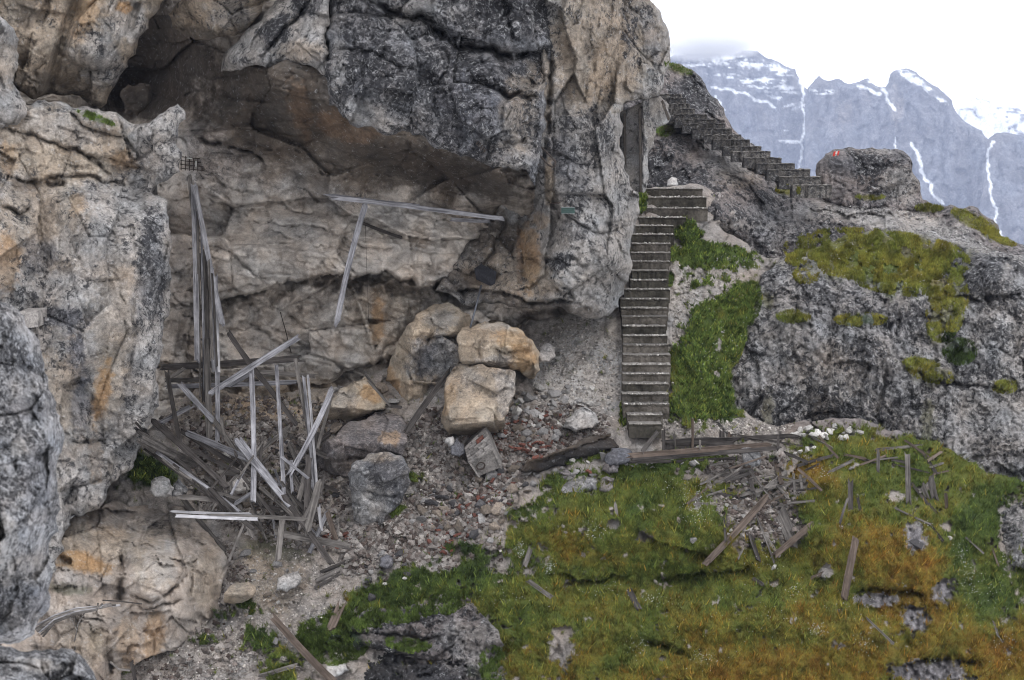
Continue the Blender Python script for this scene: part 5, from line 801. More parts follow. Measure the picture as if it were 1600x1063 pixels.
P(329, 765, 397, 828, 7, 'd', 'p', 'dark board reaching down to the three light laths', 28.9, 28.2)
P(340, 770, 384, 782, 6, 'g', 'p', 'short board left of the white rock', 28.9, 28.8)
P(346, 655, 350, 678, 5, 'g', 'p', 'short upright splinter behind the heap', 30.4, 30.2)
P(403, 750, 475, 731, 7, 'd', 'p', 'dark crosspiece in the centre of the heap', 29.6, 29.5)
P(437, 708, 472, 770, 8, 'g', 'p', 'grey board under the thin upright posts', 29.7, 29.3)
P(451, 767, 474, 780, 8, 'd', 'p', 'stubby dark piece at the right of the heap')
P(398, 786, 458, 805, 8, 'd', 'p', 'dark board behind the light laths', 28.9, 28.6)
P(366, 788, 391, 772, 6, 's', 'p', 'small grey offcut below the white rock', 28.8, 28.8)
P(410, 680, 404, 745, 5, 'd', 'p', 'dark upright sliver between the two left posts', 30.0, 29.6)
P(461, 801, 483, 722, 8, 'g', 'p', 'grey board rising right beneath the tall posts', 28.9, 29.4)
P(482, 716, 479, 810, 10, 'd', 'p', 'broad dark board standing under the split post', 29.4, 28.7)
for k in range(26):
    cx, cy = rq.uniform(370, 505), rq.uniform(715, 845); a = R(rq.choice([48, 58, 110, -60, 75]) + rq.gauss(0, 8)); l = rq.uniform(30, 90) / 2
    P(cx - math.cos(a) * l, cy - math.sin(a) * l, cx + math.cos(a) * l, cy + math.sin(a) * l, rq.uniform(3, 7), (mm_ := rq.choice('ggsd')), 'p', dict(g='grey', d='dark', s='silvery')[mm_] + (' longish' if l > 30 else ' stubby') + ' board on the heap below the leaning posts, ' + ('upper' if cy < 780 else 'lower') + ' side', thick=.03)
for k in range(5):
    x = 309 + k * 5.5; P(x, 330 + k * 22, x + 4 + k, 560 + rq.uniform(-60, 70), 3.5, rq.choice('gsd'), 'h', 'narrow lath squeezed into the hanging bundle', 32.2, 31.0)
# leaning posts
P(393, 582, 396, 784, 8, 's', 'h', 'tall leaning post standing just right of the hanging boards', 31.3, 28.9, 'wooden_post', 'post')
P(432, 572, 444, 776, 6, 's', 'h', 'tallest thin leaning post in the middle of the heap', 31.3, 28.8, 'wooden_post', 'post')
P(462, 564, 484, 684, 6, 'g', 'h', 'dark topped post leaning against the split one', 31.3, 30.2, 'wooden_post', 'post')
P(474, 588, 490, 755, 5, 's', 'h', 'left half of the split post', 31.0, 29.2, 'wooden_post', 'post'); P(481, 588, 495, 757, 4, 'l', 'h', 'pale right half of the split post', 31.0, 29.1, 'wooden_post', 'post')
P(520, 611, 496, 702, 5, 'g', 'h', 'thin board behind the right hand slanting post', 30.6, 29.8)
P(519, 608, 452, 742, 8, 's', 'h', 'grey post slanting down left from the right of the heap', 30.4, 29.1, 'wooden_post', 'post')
P(376, 687, 432, 758, 6, 's', 'p', 'upper plank lying along the long diagonal beam', 29.4, 28.8)
P(369, 689, 452, 789, 9, 's', 'p', 'long diagonal beam, its upper half', 29.3, 28.4, 'timber_beam', 'beam')
P(444, 776, 516, 878, 9, 'd', 'p', 'lower dark half of the long diagonal beam, pointing at the gravel', 28.4, 27.8, 'timber_beam', 'beam')
P(434, 833, 540, 853, 10, 'g', 'p', 'thick beam lying at the bottom of the heap', None, None, 'timber_beam', 'beam')
P(441, 812, 435, 870, 9, 'g', 'p', 'upright stake at the bottom of the heap', 28.2, 28.1, 'wooden_stake', 'stake')
P(268, 799, 391, 803, 4, 'l', 'p', 'topmost of the three light laths on the ledge', 28.0, 28.0)
P(327, 806, 478, 812, 6, 'g', 'p', 'longest and darkest of the three laths on the ledge', 27.9, 27.9)
P(278, 806, 402, 811, 5, 'l', 'p', 'lowest of the three light laths on the ledge', 27.8, 27.8)
P(498, 757, 480, 829, 11, 'g', 'p', 'wide grey board propped at the right foot of the posts', 28.6, 28.1)
P(498, 792, 502, 826, 5, 'l', 'p', 'light notched stub right of the wide propped board', 28.3, 28.2)
P(507, 746, 501, 772, 4, 'd', 'p', 'dark splinter beside the crusted boulder', 29.1, 28.9)
P(512, 802, 523, 838, 8, 'b', 'p', 'brown board leaning on stones right of the heap', 28.5, 28.2)
P(505, 893, 562, 871, 6, 'd', 'p', 'upper dark board of the small pile below the gravel tongue'); P(497, 906, 552, 880, 6, 'g', 'p', 'middle board of the small pile below the gravel tongue'); P(494, 918, 532, 896, 5, 'd', 'p', 'lowest board of the small pile below the gravel tongue')
P(428, 966, 522, 1066, 11, 'b', 'r', 'long brown plank sliding down the bottom of the gully'); P(532, 948, 515, 986, 13, 'b', 'r', 'short light brown board on the edge of the dark outcrop', off=.05)
P(408, 1056, 462, 1040, 7, 'g', 'r', 'old grey log at the bottom of the gully')
# beam and props under the overhang
P(570, 350, 626, 371, 5, 'd', 'h', 'dark stick resting on the back wall right of the prop')
P(703, 343, 763, 346, 6, 's', 'h', 'short board under the right end of the splintered beam')
P(515, 305, 650, 321, 5, 's', 'h', 'splintered upper half of the beam under the overhang', 31.2, 31.2, 'timber_beam', 'beam', splinter=2.5); P(524, 309, 779, 341, 7, 's', 'h', 'long splintered beam held up under the overhang', 31.1, 31.3, 'timber_beam', 'beam', splinter=2.0)
P(572, 316, 526, 507, 9, 's', 'h', 'single grey prop carrying the splintered beam', 31.2, 31.5, 'timber_prop', 'post')
# retaining edge at the stair foot
P(1040, 695, 1155, 691, 15, 'd', 'w', 'wide dark retaining board behind the short posts', name='retaining_board', cat='board')
P(1155, 686, 1243, 682, 8, 'd', 'w', 'dark beam end running under the row of white stones', name='timber_beam', cat='beam'); P(984, 712, 1200, 695, 8, 'b', 'w', 'upper of the two long beams at the stair foot', name='timber_beam', cat='beam'); P(988, 718, 1217, 700, 7, 'd', 'w', 'lower of the two long beams at the stair foot', name='timber_beam', cat='beam')
P(985, 722, 1150, 716, 5, 'd', 'w', 'thin half buried board under the two long beams'); P(1154, 680, 1254, 697, 3, 'd', 'w', 'thin dark rod crossing the beam ends', name='iron_rod', cat='rod')
P(1028, 674, 1003, 707, 7, 'd', 'w', 'slanting prop in front of the lowest step', name='timber_prop', cat='post')
post(1037, 672, 1037, 707, 5, 'd', 'w', 'dark stake right next to the slanting prop'); post(1053, 676, 1055, 700, 4, 'g', 'w', 'thin short stake second from the slanting prop'); post(1082, 655, 1082, 701, 4, 'b', 'w', 'tallest thin stake of the retaining edge'); post(1128, 675, 1128, 692, 8, 'd', 'w', 'square stub post of the retaining edge')
post(1140, 677, 1140, 690, 6, 'b', 'w', 'rusty brown stub right beside the square one'); post(1216, 683, 1216, 702, 4, 'd', 'w', 'dark stake near the white stones'); post(1094, 688, 1094, 702, 3, 'g', 'w', 'thinnest peg standing in the beam edge')
# strewn planks on the slope
R_ = [(1118, 744, 1176, 733, 6, 'g', 'upper grey board of the pair below the upright slab'), (1115, 755, 1178, 737, 6, 'g', 'lower grey board of the pair below the upright slab'), (1097, 768, 1157, 777, 4, 'd', 'thin dark board over the pale stones'), (1088, 770, 1093, 790, 6, 'g', 'small upright board left of the pale stones'),
      (1161, 753, 1208, 744, 7, 'g', 'short board above the long grey one'), (1161, 773, 1257, 750, 6, 'g', 'long grey board lying across the strewn planks'), (1198, 763, 1230, 737, 8, 'g', 'broad splinter slanting up through the strewn planks'), (1213, 726, 1221, 755, 7, 'b', 'light brown board sticking up from the strewn planks'),
      (1172, 750, 1177, 768, 6, 'd', 'dark stub under the short board'), (1240, 740, 1242, 771, 4, 'g', 'thin upright stick at the right of the strewn planks'), (1246, 728, 1302, 712, 5, 'd', 'dark board running right into the moss'), (1227, 708, 1260, 722, 5, 'd', 'dark board tipped down behind the strewn planks'),
      (1205, 776, 1232, 757, 5, 'g', 'thin stick beneath the strewn planks'), (1250, 742, 1254, 766, 4, 'g', 'second thin upright stick by the moss edge'), (1192, 833, 1217, 868, 6, 'g', 'short board pointing at the foot of the crossed pair'), (1173, 838, 1186, 878, 7, 'd', 'dark board standing in the stony hollow'),
      (1153, 873, 1160, 860, 4, 'g', 'tiny chip near the foot of the big leaning plank'), (1222, 807, 1240, 847, 20, 'g', 'square edged wide board of the crossed pair'), (1268, 820, 1213, 866, 10, 'b', 'narrow brown board of the crossed pair'), (1198, 776, 1105, 878, 10, 'b', 'big brown plank leaning across the stony hollow'),
      (1210, 880, 1180, 800, 3, 'g', 'thin stick behind the big leaning plank'), (1131, 812, 1134, 845, 4, 'd', 'dark peg at the left rim of the stony hollow'),
      (1368, 703, 1440, 696, 5, 'g', 'long thin board at the foot of the crag'), (1380, 716, 1416, 723, 5, 'd', 'dark board just below the thin one at the crag'), (1340, 715, 1366, 724, 5, 'd', 'short dark board near the forked stick'), (1440, 704, 1463, 740, 5, 'd', 'dark plank slanting down right under the crag'),
      (1424, 755, 1462, 801, 5, 'd', 'dark plank slanting down right of the tall post'), (1437, 770, 1460, 745, 4, 'g', 'grey stick crossing behind the two flat boards'), (1452, 819, 1473, 845, 5, 'd', 'dark stick beside the black rock knob'), (1510, 841, 1536, 864, 3, 'g', 'thin stick on the green slope at far right'),
      (1551, 858, 1560, 884, 3, 'b', 'small stick next to the pale rock at far right'), (1553, 972, 1560, 996, 4, 'g', 'pale stick near the lower right corner'), (1354, 966, 1397, 1007, 3, 'g', 'thin grey stick sunk in orange moss'), (1270, 903, 1284, 897, 6, 'b', 'reddish brown chip in the grass left of the tall brown plank'),
      (1400, 795, 1455, 820, 3, 'g', 'long thin twig right of the mossy mound'), (825, 907, 861, 933, 7, 'g', 'grey log lying in the grass below the dark furrow'), (984, 923, 999, 953, 9, 'd', 'dark grey board end in the lower grass'), (830, 855, 820, 884, 8, 'g', 'tilted grey board in the grass above the furrow'),
      (1178, 905, 1194, 915, 6, 'd', 'dark wood chip beside the white stone in the grass'), (1262, 680, 1300, 700, 3, 'g', 'thin stick below the row of white stones')]
for (x0, y0, x1, y1, w, m_, lb) in R_: P(x0, y0, x1, y1, w, m_, 'r', lb)
for k in range(30):
    cx, cy = (rq.uniform(1090, 1270), rq.uniform(722, 790)) if k < 20 else (rq.uniform(1290, 1470), rq.uniform(695, 740)); a = R(rq.choice([-14, -22, -35, 12, 50]) + rq.gauss(0, 8)); l = rq.uniform(18, 62) / 2
    P(cx - math.cos(a) * l, cy - math.sin(a) * l, cx + math.cos(a) * l, cy + math.sin(a) * l, rq.uniform(2.5, 5), (mm_ := rq.choice('ggdb')), 'r', dict(g='grey', d='dark', b='brown')[mm_] + ' splinter strewn ' + ('over the stony hollow above the crossed boards' if k < 20 else 'on the moss at the foot of the crag'), thick=.02)
for a in [(1418, 712, 1420, 787, 8, 'g', 'tall grey post standing alone on the mossy slope'), (1329, 752, 1329, 797, 8, 'd', 'dark rotten post left of the tall grey post'), (1336, 848, 1319, 935, 12, 'b', 'tallest brown plank standing in the moss mound'), (1372, 703, 1372, 735, 5, 'g', 'thin post below the board at the crag foot'),
          (1340, 778, 1344, 798, 4, 'd', 'short peg right of the dark rotten post'), (1454, 748, 1461, 780, 11, 'g', 'right one of two flat boards standing on the upper moss'), (1442, 760, 1449, 778, 8, 'g', 'left one of two flat boards standing on the upper moss'), (1478, 774, 1479, 797, 5, 'b', 'brown stake right of the two flat boards'),
          (961, 786, 964, 806, 5, 'g', 'grey stub post on the moss below the broad boulder'), (1325, 778, 1312, 820, 4, 'g', 'thin grey stake leaning on the dark rotten post')]: post(*a[:6], 'r', a[6])
# ------------------------------------------------------------------ metal things on the rock
def tube(pts, r, name, mat, parent=None, origin=None, seg=6, label=None, cat=None):
    vs, fc = [], []; n = len(pts)
    for i, p in enumerate(pts):
        p = Vector(p); t = (Vector(pts[min(i + 1, n - 1)]) - Vector(pts[max(i - 1, 0)])).normalized(); u = t.cross(Vector((0, 1, .2))).normalized(); w = t.cross(u).normalized()
        for k in range(seg): vs.append(p + (u * math.cos(2 * math.pi * k / seg) + w * math.sin(2 * math.pi * k / seg)) * r)
        if i: fc += [((i - 1) * seg + k, (i - 1) * seg + (k + 1) % seg, i * seg + (k + 1) % seg, i * seg + k) for k in range(seg)]
    fc += [tuple(range(seg))[::-1], tuple((n - 1) * seg + k for k in range(seg))]
    o = mesh_obj(name, vs, fc, mat, parent, origin or vs[0], True); tag(o, label, cat); return o
M_STEEL = plain('dull_steel', (.10, .105, .12), .5, .6); M_SHEET = rock_mat('black_sheet', 1.5, .3, .3, (.022, .022, .026, .3), .02)
def fr(x, y, o=.12): return V(x, y, z_read(x, y) - o)
lad = empty('iron_ladder', fr(855, 262), 'black iron ladder rail looping off the cliff face right of the overhang', 'ladder')
dl = min(z_read(846, 232), z_read(860, 250)) - .15
tube([V(x, y, dl - k) for x, y, k in ((836, 232, -.1), (846, 246, 0), (856, 257, 0), (862, 261, 0), (867, 260, .03), (868, 253, .03), (862, 246, 0), (852, 236, 0), (844, 229, -.1))], .018, 'hand_rail', M_IRON, lad)
for k in range(7):
    x, y = 822 + k * 2.6, 230 + k * 3.3; tube([V(x, y, dl + .02), V(x + 4.5, y - 5, dl + .02)], .014, 'rung', M_IRON, lad)
tube([V(820, 232, dl), V(842, 258, dl)], .014, 'side_bar', M_IRON, lad)
lad2 = empty('iron_rungs', fr(752, 232), 'short row of rusty rungs on the dark overhang block', 'rungs')
d2 = z_read(752, 230) - .12
for k in range(5): tube([V(744 + k * 3, 226 + k * 3, d2), V(748 + k * 3, 221 + k * 3, d2)], .012, 'rung', M_IRON, lad2)
plq = empty('wall_plaque', V(887, 333, z_read(887, 329) - .1), 'small dark green plaque with white border fixed to the cliff face', 'plaque')
dp = z_read(887, 329) - .12
prism([(877, 324.5), (898, 324.5), (898, 333.5), (877, 333.5)], dp, .02, 'plate', plain('plaque_green', (.03, .055, .05), .5), plq)
M_WHITE = plain('white_paint', (.42, .42, .40), .6)
for q in ([(877, 324), (898, 324), (898, 325), (877, 325)], [(877, 333.2), (898, 333.2), (898, 334), (877, 334)]): prism(q, dp - .012, .01, 'border', plain('plaque_border', (.13, .15, .15), .6), plq)
for q in ([(880, 327), (894, 326.8), (894, 327.4), (880, 327.6)], [(881, 330), (895, 329.8), (895, 330.4), (881, 330.6)]): prism(q, dp - .008, .006, 'text_line', plain('plaque_text', (.06, .09, .085), .6), plq)
o = tube([V(856, 318, z_read(856, 318) - .02), V(864, 318, z_read(864, 318) - .22), V(874, 317, z_read(870, 318) - .22)], .022, 'iron_bracket', M_IRON); tag(o, 'rusty iron bracket sticking out left above the plaque', 'bracket')
o = tube([V(752, 446, 31.7), V(744, 478, 31.5), V(735, 512, 31.3)], .022, 'metal_pole', M_STEEL); tag(o, 'thin grey metal pole standing behind the tall boulder under the black sheet', 'pole')
sd = min(z_read(745, 425), z_read(768, 440), z_read(756, 430)) - .15
o = prism([(741, 420), (752, 413), (776, 425), (773, 448)], [sd, sd + .05, sd, sd - .05], .03, 'hanging_sheet', M_SHEET); tag(o, 'dark ragged sheet hanging from the rock above the metal pole', 'sheet')
o2 = prism([(741, 420), (773, 448), (764, 446), (744, 437)], [sd - .002, sd - .05, sd, sd], .03, 'torn_corner', M_SHEET); o2.parent = o; o2.location -= o.location
mesh_ = empty('wire_mesh', V(302, 268, z_read(302, 262) - .1), 'rusty wire mesh panel above the hanging boards', 'mesh panel')
dm = min(z_read(290, 255), z_read(310, 262), z_read(300, 250)) - .1
for k in range(6): tube([V(283 + k * 6.5, 243 + k, dm), V(283 + k * 6.5, 266 + k * .6, dm)], .009, 'wire', M_IRON, mesh_, seg=4)
for k in range(4): tube([V(282, 245 + k * 6, dm), V(319, 249 + k * 6, dm)], .009, 'wire', M_IRON, mesh_, seg=4)
prism([(305, 252), (307.5, 252), (307, 261), (305, 261)], dm - .02, .02, 'white_tag', M_WHITE, mesh_); prism([(292, 246), (300, 247), (300, 249), (292, 248)], dm - .02, .02, 'white_tag', M_WHITE, mesh_)
o = tube([fr(438, 488, .05), fr(446, 516, .1), fr(455, 552, .15)], .010, 'hanging_wire', M_IRON); tag(o, 'thin dark wire dangling on the lower back wall', 'wire')
o = tube([fr(571, 352, .1), fr(573, 420, .12), fr(577, 520, .12)], .004, 'hanging_wire', M_IRON); tag(o, 'very thin cable hanging beside the single prop', 'wire')
tm = empty('trail_mark', V(1309, 246, 38.9), 'red and white painted trail mark on the skyline outcrop', 'trail mark'); dt = z_read(1310, 241) - .03
prism([(1303, 237), (1306, 236.5), (1304.5, 244), (1301, 244.5)], dt, .02, 'red_stripe', plain('red_paint', (.45, .04, .03), .6), tm); prism([(1306, 236.5), (1309, 236), (1307.5, 243.5), (1304.5, 244)], dt, .02, 'white_stripe', M_WHITE, tm); prism([(1309, 236), (1312, 236), (1310, 243), (1307.5, 243.5)], dt, .02, 'red_stripe', plain('red_paint', (.45, .04, .03), .6), tm)
# dead branch bundle, lower left
br = empty('dead_branches', V(120, 960, 26.2), 'bundle of bleached dead branches reaching right from behind the near rock', 'branches'); rg = random.Random(8)
for k in range(6):
    y = 984 + k * 3 - 8; db = 25.7 - k * .03
    tube([V(52 + k * 3, y + 4, db), V(85, 968 + k * 2.2 - 6, db), V(118, 955 + k * 1.8 - 4, db), V(152, 948 + k * 1.0, db), V(188 - k * 7, 946 - k * .6, db + .1)], .035 if k == 2 else .018, 'branch', W_L if k % 3 == 0 else W_G, br)
tube([V(132, 958, 25.6), V(122, 975, 25.6), V(117, 1000, 25.7), V(117, 1025, 25.8)], .012, 'twig', W_G, br); tube([V(112, 968, 25.6), V(120, 985, 25.6)], .010, 'twig', W_G, br); tube([V(160, 938, 25.8), V(190, 940, 25.9), V(222, 944, 26)], .012, 'twig', W_D, br)
o = tube([V(172, 1034, 25.1), V(186, 1046, 25.1), V(203, 1048, 25.1)], .02, 'dead_branch', W_G); tag(o, 'small bare branch at the foot of the left buttress', 'branch')
post(206, 1036, 211, 1063, 6, 'd', None, 'dark stump of a post at the bottom edge left')
# ------------------------------------------------------------------ loose stones and bricks
def stone_mesh(seed, npts=13, flat=.75):
    rg = random.Random(seed); bm = bmesh.new()
    for k in range(npts):
        v = Vector((rg.gauss(0, 1), rg.gauss(0, 1), rg.gauss(0, 1))).normalized() * rg.uniform(.85, 1); bm.verts.new((v.x, v.y * rg.uniform(.7, .9), v.z * flat))
    r = bmesh.ops.convex_hull(bm, input=bm.verts); bmesh.ops.delete(bm, geom=[g for g in r['geom_interior'] if isinstance(g, bmesh.types.BMVert)], context='VERTS')
    me = bpy.data.meshes.new('stone'); bm.to_mesh(me); bm.free(); return me
S_MATS = [rock_mat('stone_grey', 2.2, .5, .5, (.25, .24, .235, .3), .3), rock_mat('stone_pale', 2.2, .5, .3, (.36, .345, .33, .1), .4), rock_mat('stone_brown', 2.2, .5, .5, (.20, .165, .135, .25), .2), rock_mat('stone_dark', 2.2, .5, .6, (.10, .095, .098, .5), .15)]
SM = []
for mi, mt in enumerate(S_MATS):
    for k in range(6):
        me = stone_mesh(40 + k, 12 + k % 3 * 2, .55 + .1 * (k % 4)); me.materials.append(mt); SM.append((mi, me))
SW = stone_mesh(77, 14, .7); SW.materials.append(rock_mat('stone_white', 2.5, .4, .2, (.50, .48, .46, .05), .3))
def brick_mesh():
    bm = bmesh.new(); bmesh.ops.create_cube(bm, size=1); rg = random.Random(3)
    bmesh.ops.bevel(bm, geom=bm.edges[:], offset=.06, segments=1, affect='EDGES')
    for v in bm.verts: v.co = Vector((v.co.x * 1.0 + rg.gauss(0, .012), v.co.y * .5, v.co.z * .28))
    me = bpy.data.meshes.new('brick'); bm.to_mesh(me); bm.free(); me.materials.append(M_BRICK); return me
BM = brick_mesh(); rs = random.Random(4242); STN = [0]
PLACED = []
def put(me, x, y, size_px, name, label, cat, grp, sink=.25, on=None):
    d = z_read(x, y, on if on is not None else ZS_); 
    if d > 100: return
    r = size_px / 2 * d / FPX; p = V(x, y, d)
    o = bpy.data.objects.new(name, me); link(o); o.location = p + Vector((0, -r * .3, r * (.5 - sink))); o.rotation_euler = (rs.uniform(-.6, .6), rs.uniform(-.6, .6), rs.uniform(0, 6.28)); s = r * 1.12
    o.scale = (s * rs.uniform(.85, 1.15), s * rs.uniform(.85, 1.15), s * rs.uniform(.8, 1.1)); tag(o, label, cat, grp); PLACED.append((x, y, size_px)); STN[0] += 1; return o
def scatter(n, cx, cy, rx, ry, rot, smin, smax, mats, label, grp, power=2.0, avoid=.5):
    c, s = math.cos(R(rot)), math.sin(R(rot)); made = 0; tries = 0
    while made < n and tries < n * 30:
        tries += 1; a = rs.uniform(0, 6.28); q = math.sqrt(rs.random()); u, v = math.cos(a) * q * rx, math.sin(a) * q * ry; x, y = cx + u * c - v * s, cy + u * s + v * c
        sz = smin + (smax - smin) * rs.random() ** power
        if not (0 < x < 1600 and 0 < y < 1063): continue
        if abs(z_read(x, y, ZS_) - z_read(x, y, GO)) > .08: continue
        if any((x - px) ** 2 + (y - py) ** 2 < (avoid * (sz + ps) / 2) ** 2 for px, py, ps in PLACED): continue
        mi = rs.choice(mats); me = rs.choice([m for k, m in SM if k == mi]); put(me, x, y, sz, 'rubble_stone', ('large ' if sz > smin + (smax - smin) * .4 else 'small ') + ('grey', 'pale', 'brown', 'dark')[mi] + ' ' + label, 'stone', grp); made += 1
scatter(60, 840, 650, 85, 42, -5, 9, 26, [0, 1, 0, 0, 2], 'rubble stone in the heap between squared block and dark wall slab', 'rubble above the dark wall slab', 2)
scatter(80, 735, 785, 105, 55, -28, 9, 30, [0, 0, 2, 3, 2], 'rubble stone in the brick strewn debris below the broken pier', 'rubble in the brick strewn debris', 2)
scatter(16, 830, 640, 70, 34, 8, 20, 34, [0, 1, 0, 2], 'block in the rubble right of the squared boulder', 'larger blocks right of the squared boulder', 1, .8)
scatter(16, 720, 790, 70, 44, -30, 19, 32, [0, 2, 3, 0], 'block in the debris flow below the broken pier', 'larger blocks in the debris flow', 1, .8)
scatter(8, 560, 640, 60, 40, 0, 14, 30, [2, 0, 1], 'block behind the heap among the boulders', 'larger blocks behind the heap', 1, .8)
scatter(26, 905, 600, 60, 70, 0, 8, 15, [1, 0], 'stone on the scree slope left of the steps', 'stones on the scree slope', 2)
scatter(28, 1180, 805, 62, 50, 20, 8, 16, [0, 1, 1, 3], 'stone in the hollow among the strewn planks', 'stones among the strewn planks', 2)
scatter(34, 430, 740, 110, 70, 15, 9, 24, [0, 2, 1, 3], 'angular stone between the fallen timbers', 'stones between the fallen timbers', 2)
scatter(18, 420, 935, 60, 80, -20, 8, 20, [1, 2, 0], 'stone in the gravel gully at lower left', 'stones in the gravel gully', 2)
scatter(16, 890, 735, 110, 24, -14, 9, 20, [0, 0, 1], 'stone on the grassy bank under the dark wall slab', 'stones on the grassy bank', 2)
scatter(14, 600, 900, 50, 34, -20, 9, 22, [0, 3, 1], 'stone at the edge of the moss below the debris flow', 'stones at the moss edge', 2)
scatter(16, 1060, 722, 90, 8, -3, 7, 14, [1, 0], 'stone under the long beams', 'stones under the long beams', 2)
for k in range(24):
    x = 1238 + k * 4.6 + rs.uniform(-2, 2); y = 676 + rs.uniform(-9, 9) + (x - 1280) * .02; put(SW if rs.random() < .55 else SM[rs.choice([0, 6, 7])][1], x, y, rs.uniform(10, 20), 'rubble_stone', 'whitish stone in the low row laid along the end of the beams', 'stone', 'row of whitish stones by the beams')
for k, (x, y, s) in enumerate([(1250, 707, 12), (1260, 704, 14), (1272, 701, 12), (1242, 710, 9)]): put(SW, x, y, s, 'rubble_stone', 'white stone in the short lower row on the moss', 'stone', 'short row of white stones')
put(SW, 1209, 889, 16, 'stone', 'single flat white stone in the grass below the strewn planks', 'stone', None); put(SW, 1051, 716, 14, 'stone', 'white stone on the lower edge of the long beams', 'stone', None)
put(SM[6][1], 1130, 520, 10, 'stone', 'pale stone among the green plants right of the steps', 'stone', None); put(SW, 1485, 842, 9, 'stone', 'white stone at the right end of the mossy slope', 'stone', None); put(SM[1][1], 1083, 845, 16, 'stone', 'grey stone in the mossy bank left of the strewn planks', 'stone', None)
put(SM[2][1], 765, 846, 14, 'stone', 'white topped stone at the left tip of the mossy bank', 'stone', None); put(SM[18][1], 1430, 852, 26, 'stone', 'black rock knob poking out of the orange moss', 'stone', None, .4)
BG = 'broken red bricks in the rubble'
for (cx, cy, rx, ry, n) in ((815, 700, 50, 22, 18), (780, 665, 30, 20, 5), (780, 765, 40, 30, 10), (700, 850, 34, 22, 13), (735, 805, 30, 16, 8), (520, 842, 26, 12, 6), (850, 650, 26, 12, 4)):
    for k in range(n):
        a = rs.uniform(0, 6.28); q = math.sqrt(rs.random()); x, y = cx + math.cos(a) * q * rx, cy + math.sin(a) * q * ry; put(BM, x, y, rs.uniform(10, 22), 'brick', 'broken red brick lying in the rubble by pier and debris flow', 'brick', BG, .1)
put(BM, 922, 744, 26, 'brick', 'single orange brick on the bank above the broad boulder', 'brick', None, 0)
put(BM, 763, 676, 22, 'brick', 'red brick upright between squared block and broken pier', 'brick', None, 0)
print('stones', STN[0])
# ------------------------------------------------------------------ gravel, grass, flowers: stuff
rn = np.random.default_rng(7)
def gravel(name, N, regions, smin, smax, cols, seed, B=GO, gmax=.35, treads=False):
    rn = np.random.default_rng(seed); xs, ys = [], []
    tot = sum(r[5] for r in regions)
    for (cx, cy, rx, ry, rot, wgt) in regions:
        n = int(N * wgt / tot); a = rn.random(n) * 6.283; q = np.sqrt(rn.random(n)); u, v = np.cos(a) * q * rx, np.sin(a) * q * ry; c, s = math.cos(R(rot)), math.sin(R(rot)); xs.append(cx + u * c - v * s); ys.append(cy + u * s + v * c)
    x = np.concatenate(xs); y = np.concatenate(ys); d = zsample(B, x, y); k = (d < 100) & (x > -20) & (x < 1620) & (y < 1085)
    if gmax < 1: g = np.zeros(len(x)); g[k] = grass_mask(x[k][None], y[k][None])[0]; k &= g < gmax
    x, y, d = x[k], y[k], d[k]; n = len(x); sz = (smin + (smax - smin) * rn.random(n) ** 3) / 2 * d / FPX
    O = np.array([(1, 0, 0), (-1, 0, 0), (0, 1, 0), (0, -1, 0), (0, 0, .75), (0, 0, -.75)], float); F = np.array([(0, 2, 4), (2, 1, 4), (1, 3, 4), (3, 0, 4), (2, 0, 5), (1, 2, 5), (3, 1, 5), (0, 3, 5)])
    A = rn.random((n, 3)) * 6.283; Vt = O[None] * (.6 + .7 * rn.random((n, 6, 3))) * sz[:, None, None]
    ca, sa = np.cos(A[:, 0])[:, None], np.sin(A[:, 0])[:, None]; X_, Y_ = Vt[..., 0] * ca - Vt[..., 1] * sa, Vt[..., 0] * sa + Vt[..., 1] * ca
    cb_, sb_ = np.cos(A[:, 1] * .2)[:, None], np.sin(A[:, 1] * .2)[:, None]; Y2_, Z_ = Y_ * cb_ - Vt[..., 2] * sb_, Y_ * sb_ + Vt[..., 2] * cb_
    W = np.stack([X_, Y2_, Z_], -1) + pt(x, y, d)[:, None] + np.array([0, 0, 1.0]) * (sz * .25)[:, None, None]
    FF = (F[None] + 6 * np.arange(n)[:, None, None]).reshape(-1, 3); cc_ = np.array(cols)[rn.integers(0, len(cols), n)] * (.55 + .85 * rn.random((n, 1))); C = np.concatenate([np.repeat(cc_, 6, 0), np.full((n * 6, 1), .05)], 1)
    me = np_mesh(name, W.reshape(-1, 3), FF, M_PEB, C, False, 3); o = bpy.data.objects.new(name, me); link(o); o['kind'] = 'stuff'; TRI[0] += n * 8; return o
M_PEB = rock_mat('pebble', 3, .3, .2, None, .15)
gravel('scree_gravel', 16000, [(905, 590, 75, 95, 0, 9), (440, 960, 110, 100, 10, 8), (640, 790, 60, 80, 35, 4), (1100, 670, 130, 18, 0, 3), (1090, 440, 70, 60, 0, 3), (1064, 520, 14, 90, 5, 2), (300, 1020, 120, 50, 0, 4), (1150, 665, 90, 14, 0, 2)],
       1.4, 5.5, [(.36, .33, .30), (.28, .255, .23), (.22, .20, .185), (.42, .39, .365)], 11)
gravel('debris', 21000, [(850, 680, 100, 44, -10, 7), (710, 790, 130, 55, -32, 9), (600, 850, 80, 34, -30, 4), (430, 760, 150, 90, 20, 8), (1190, 800, 80, 60, 20, 4), (1110, 725, 130, 16, -3, 3), (680, 690, 60, 50, 0, 3), (400, 660, 150, 40, 0, 3), (700, 880, 120, 40, -20, 2), (330, 900, 60, 60, 0, 2), (560, 640, 50, 40, 0, 1), (300, 1020, 120, 50, 0, 2)],
       2.5, 14, [(.20, .18, .168), (.13, .11, .10), (.24, .22, .205), (.08, .062, .055), (.17, .15, .14)], 14)
gravel('brick_chips', 1700, [(815, 695, 70, 36, -8, 6), (715, 815, 80, 34, -35, 6), (520, 845, 30, 12, 0, 1)], 2.5, 9, [(.13, .055, .042), (.085, .045, .036)], 15)
tr = []
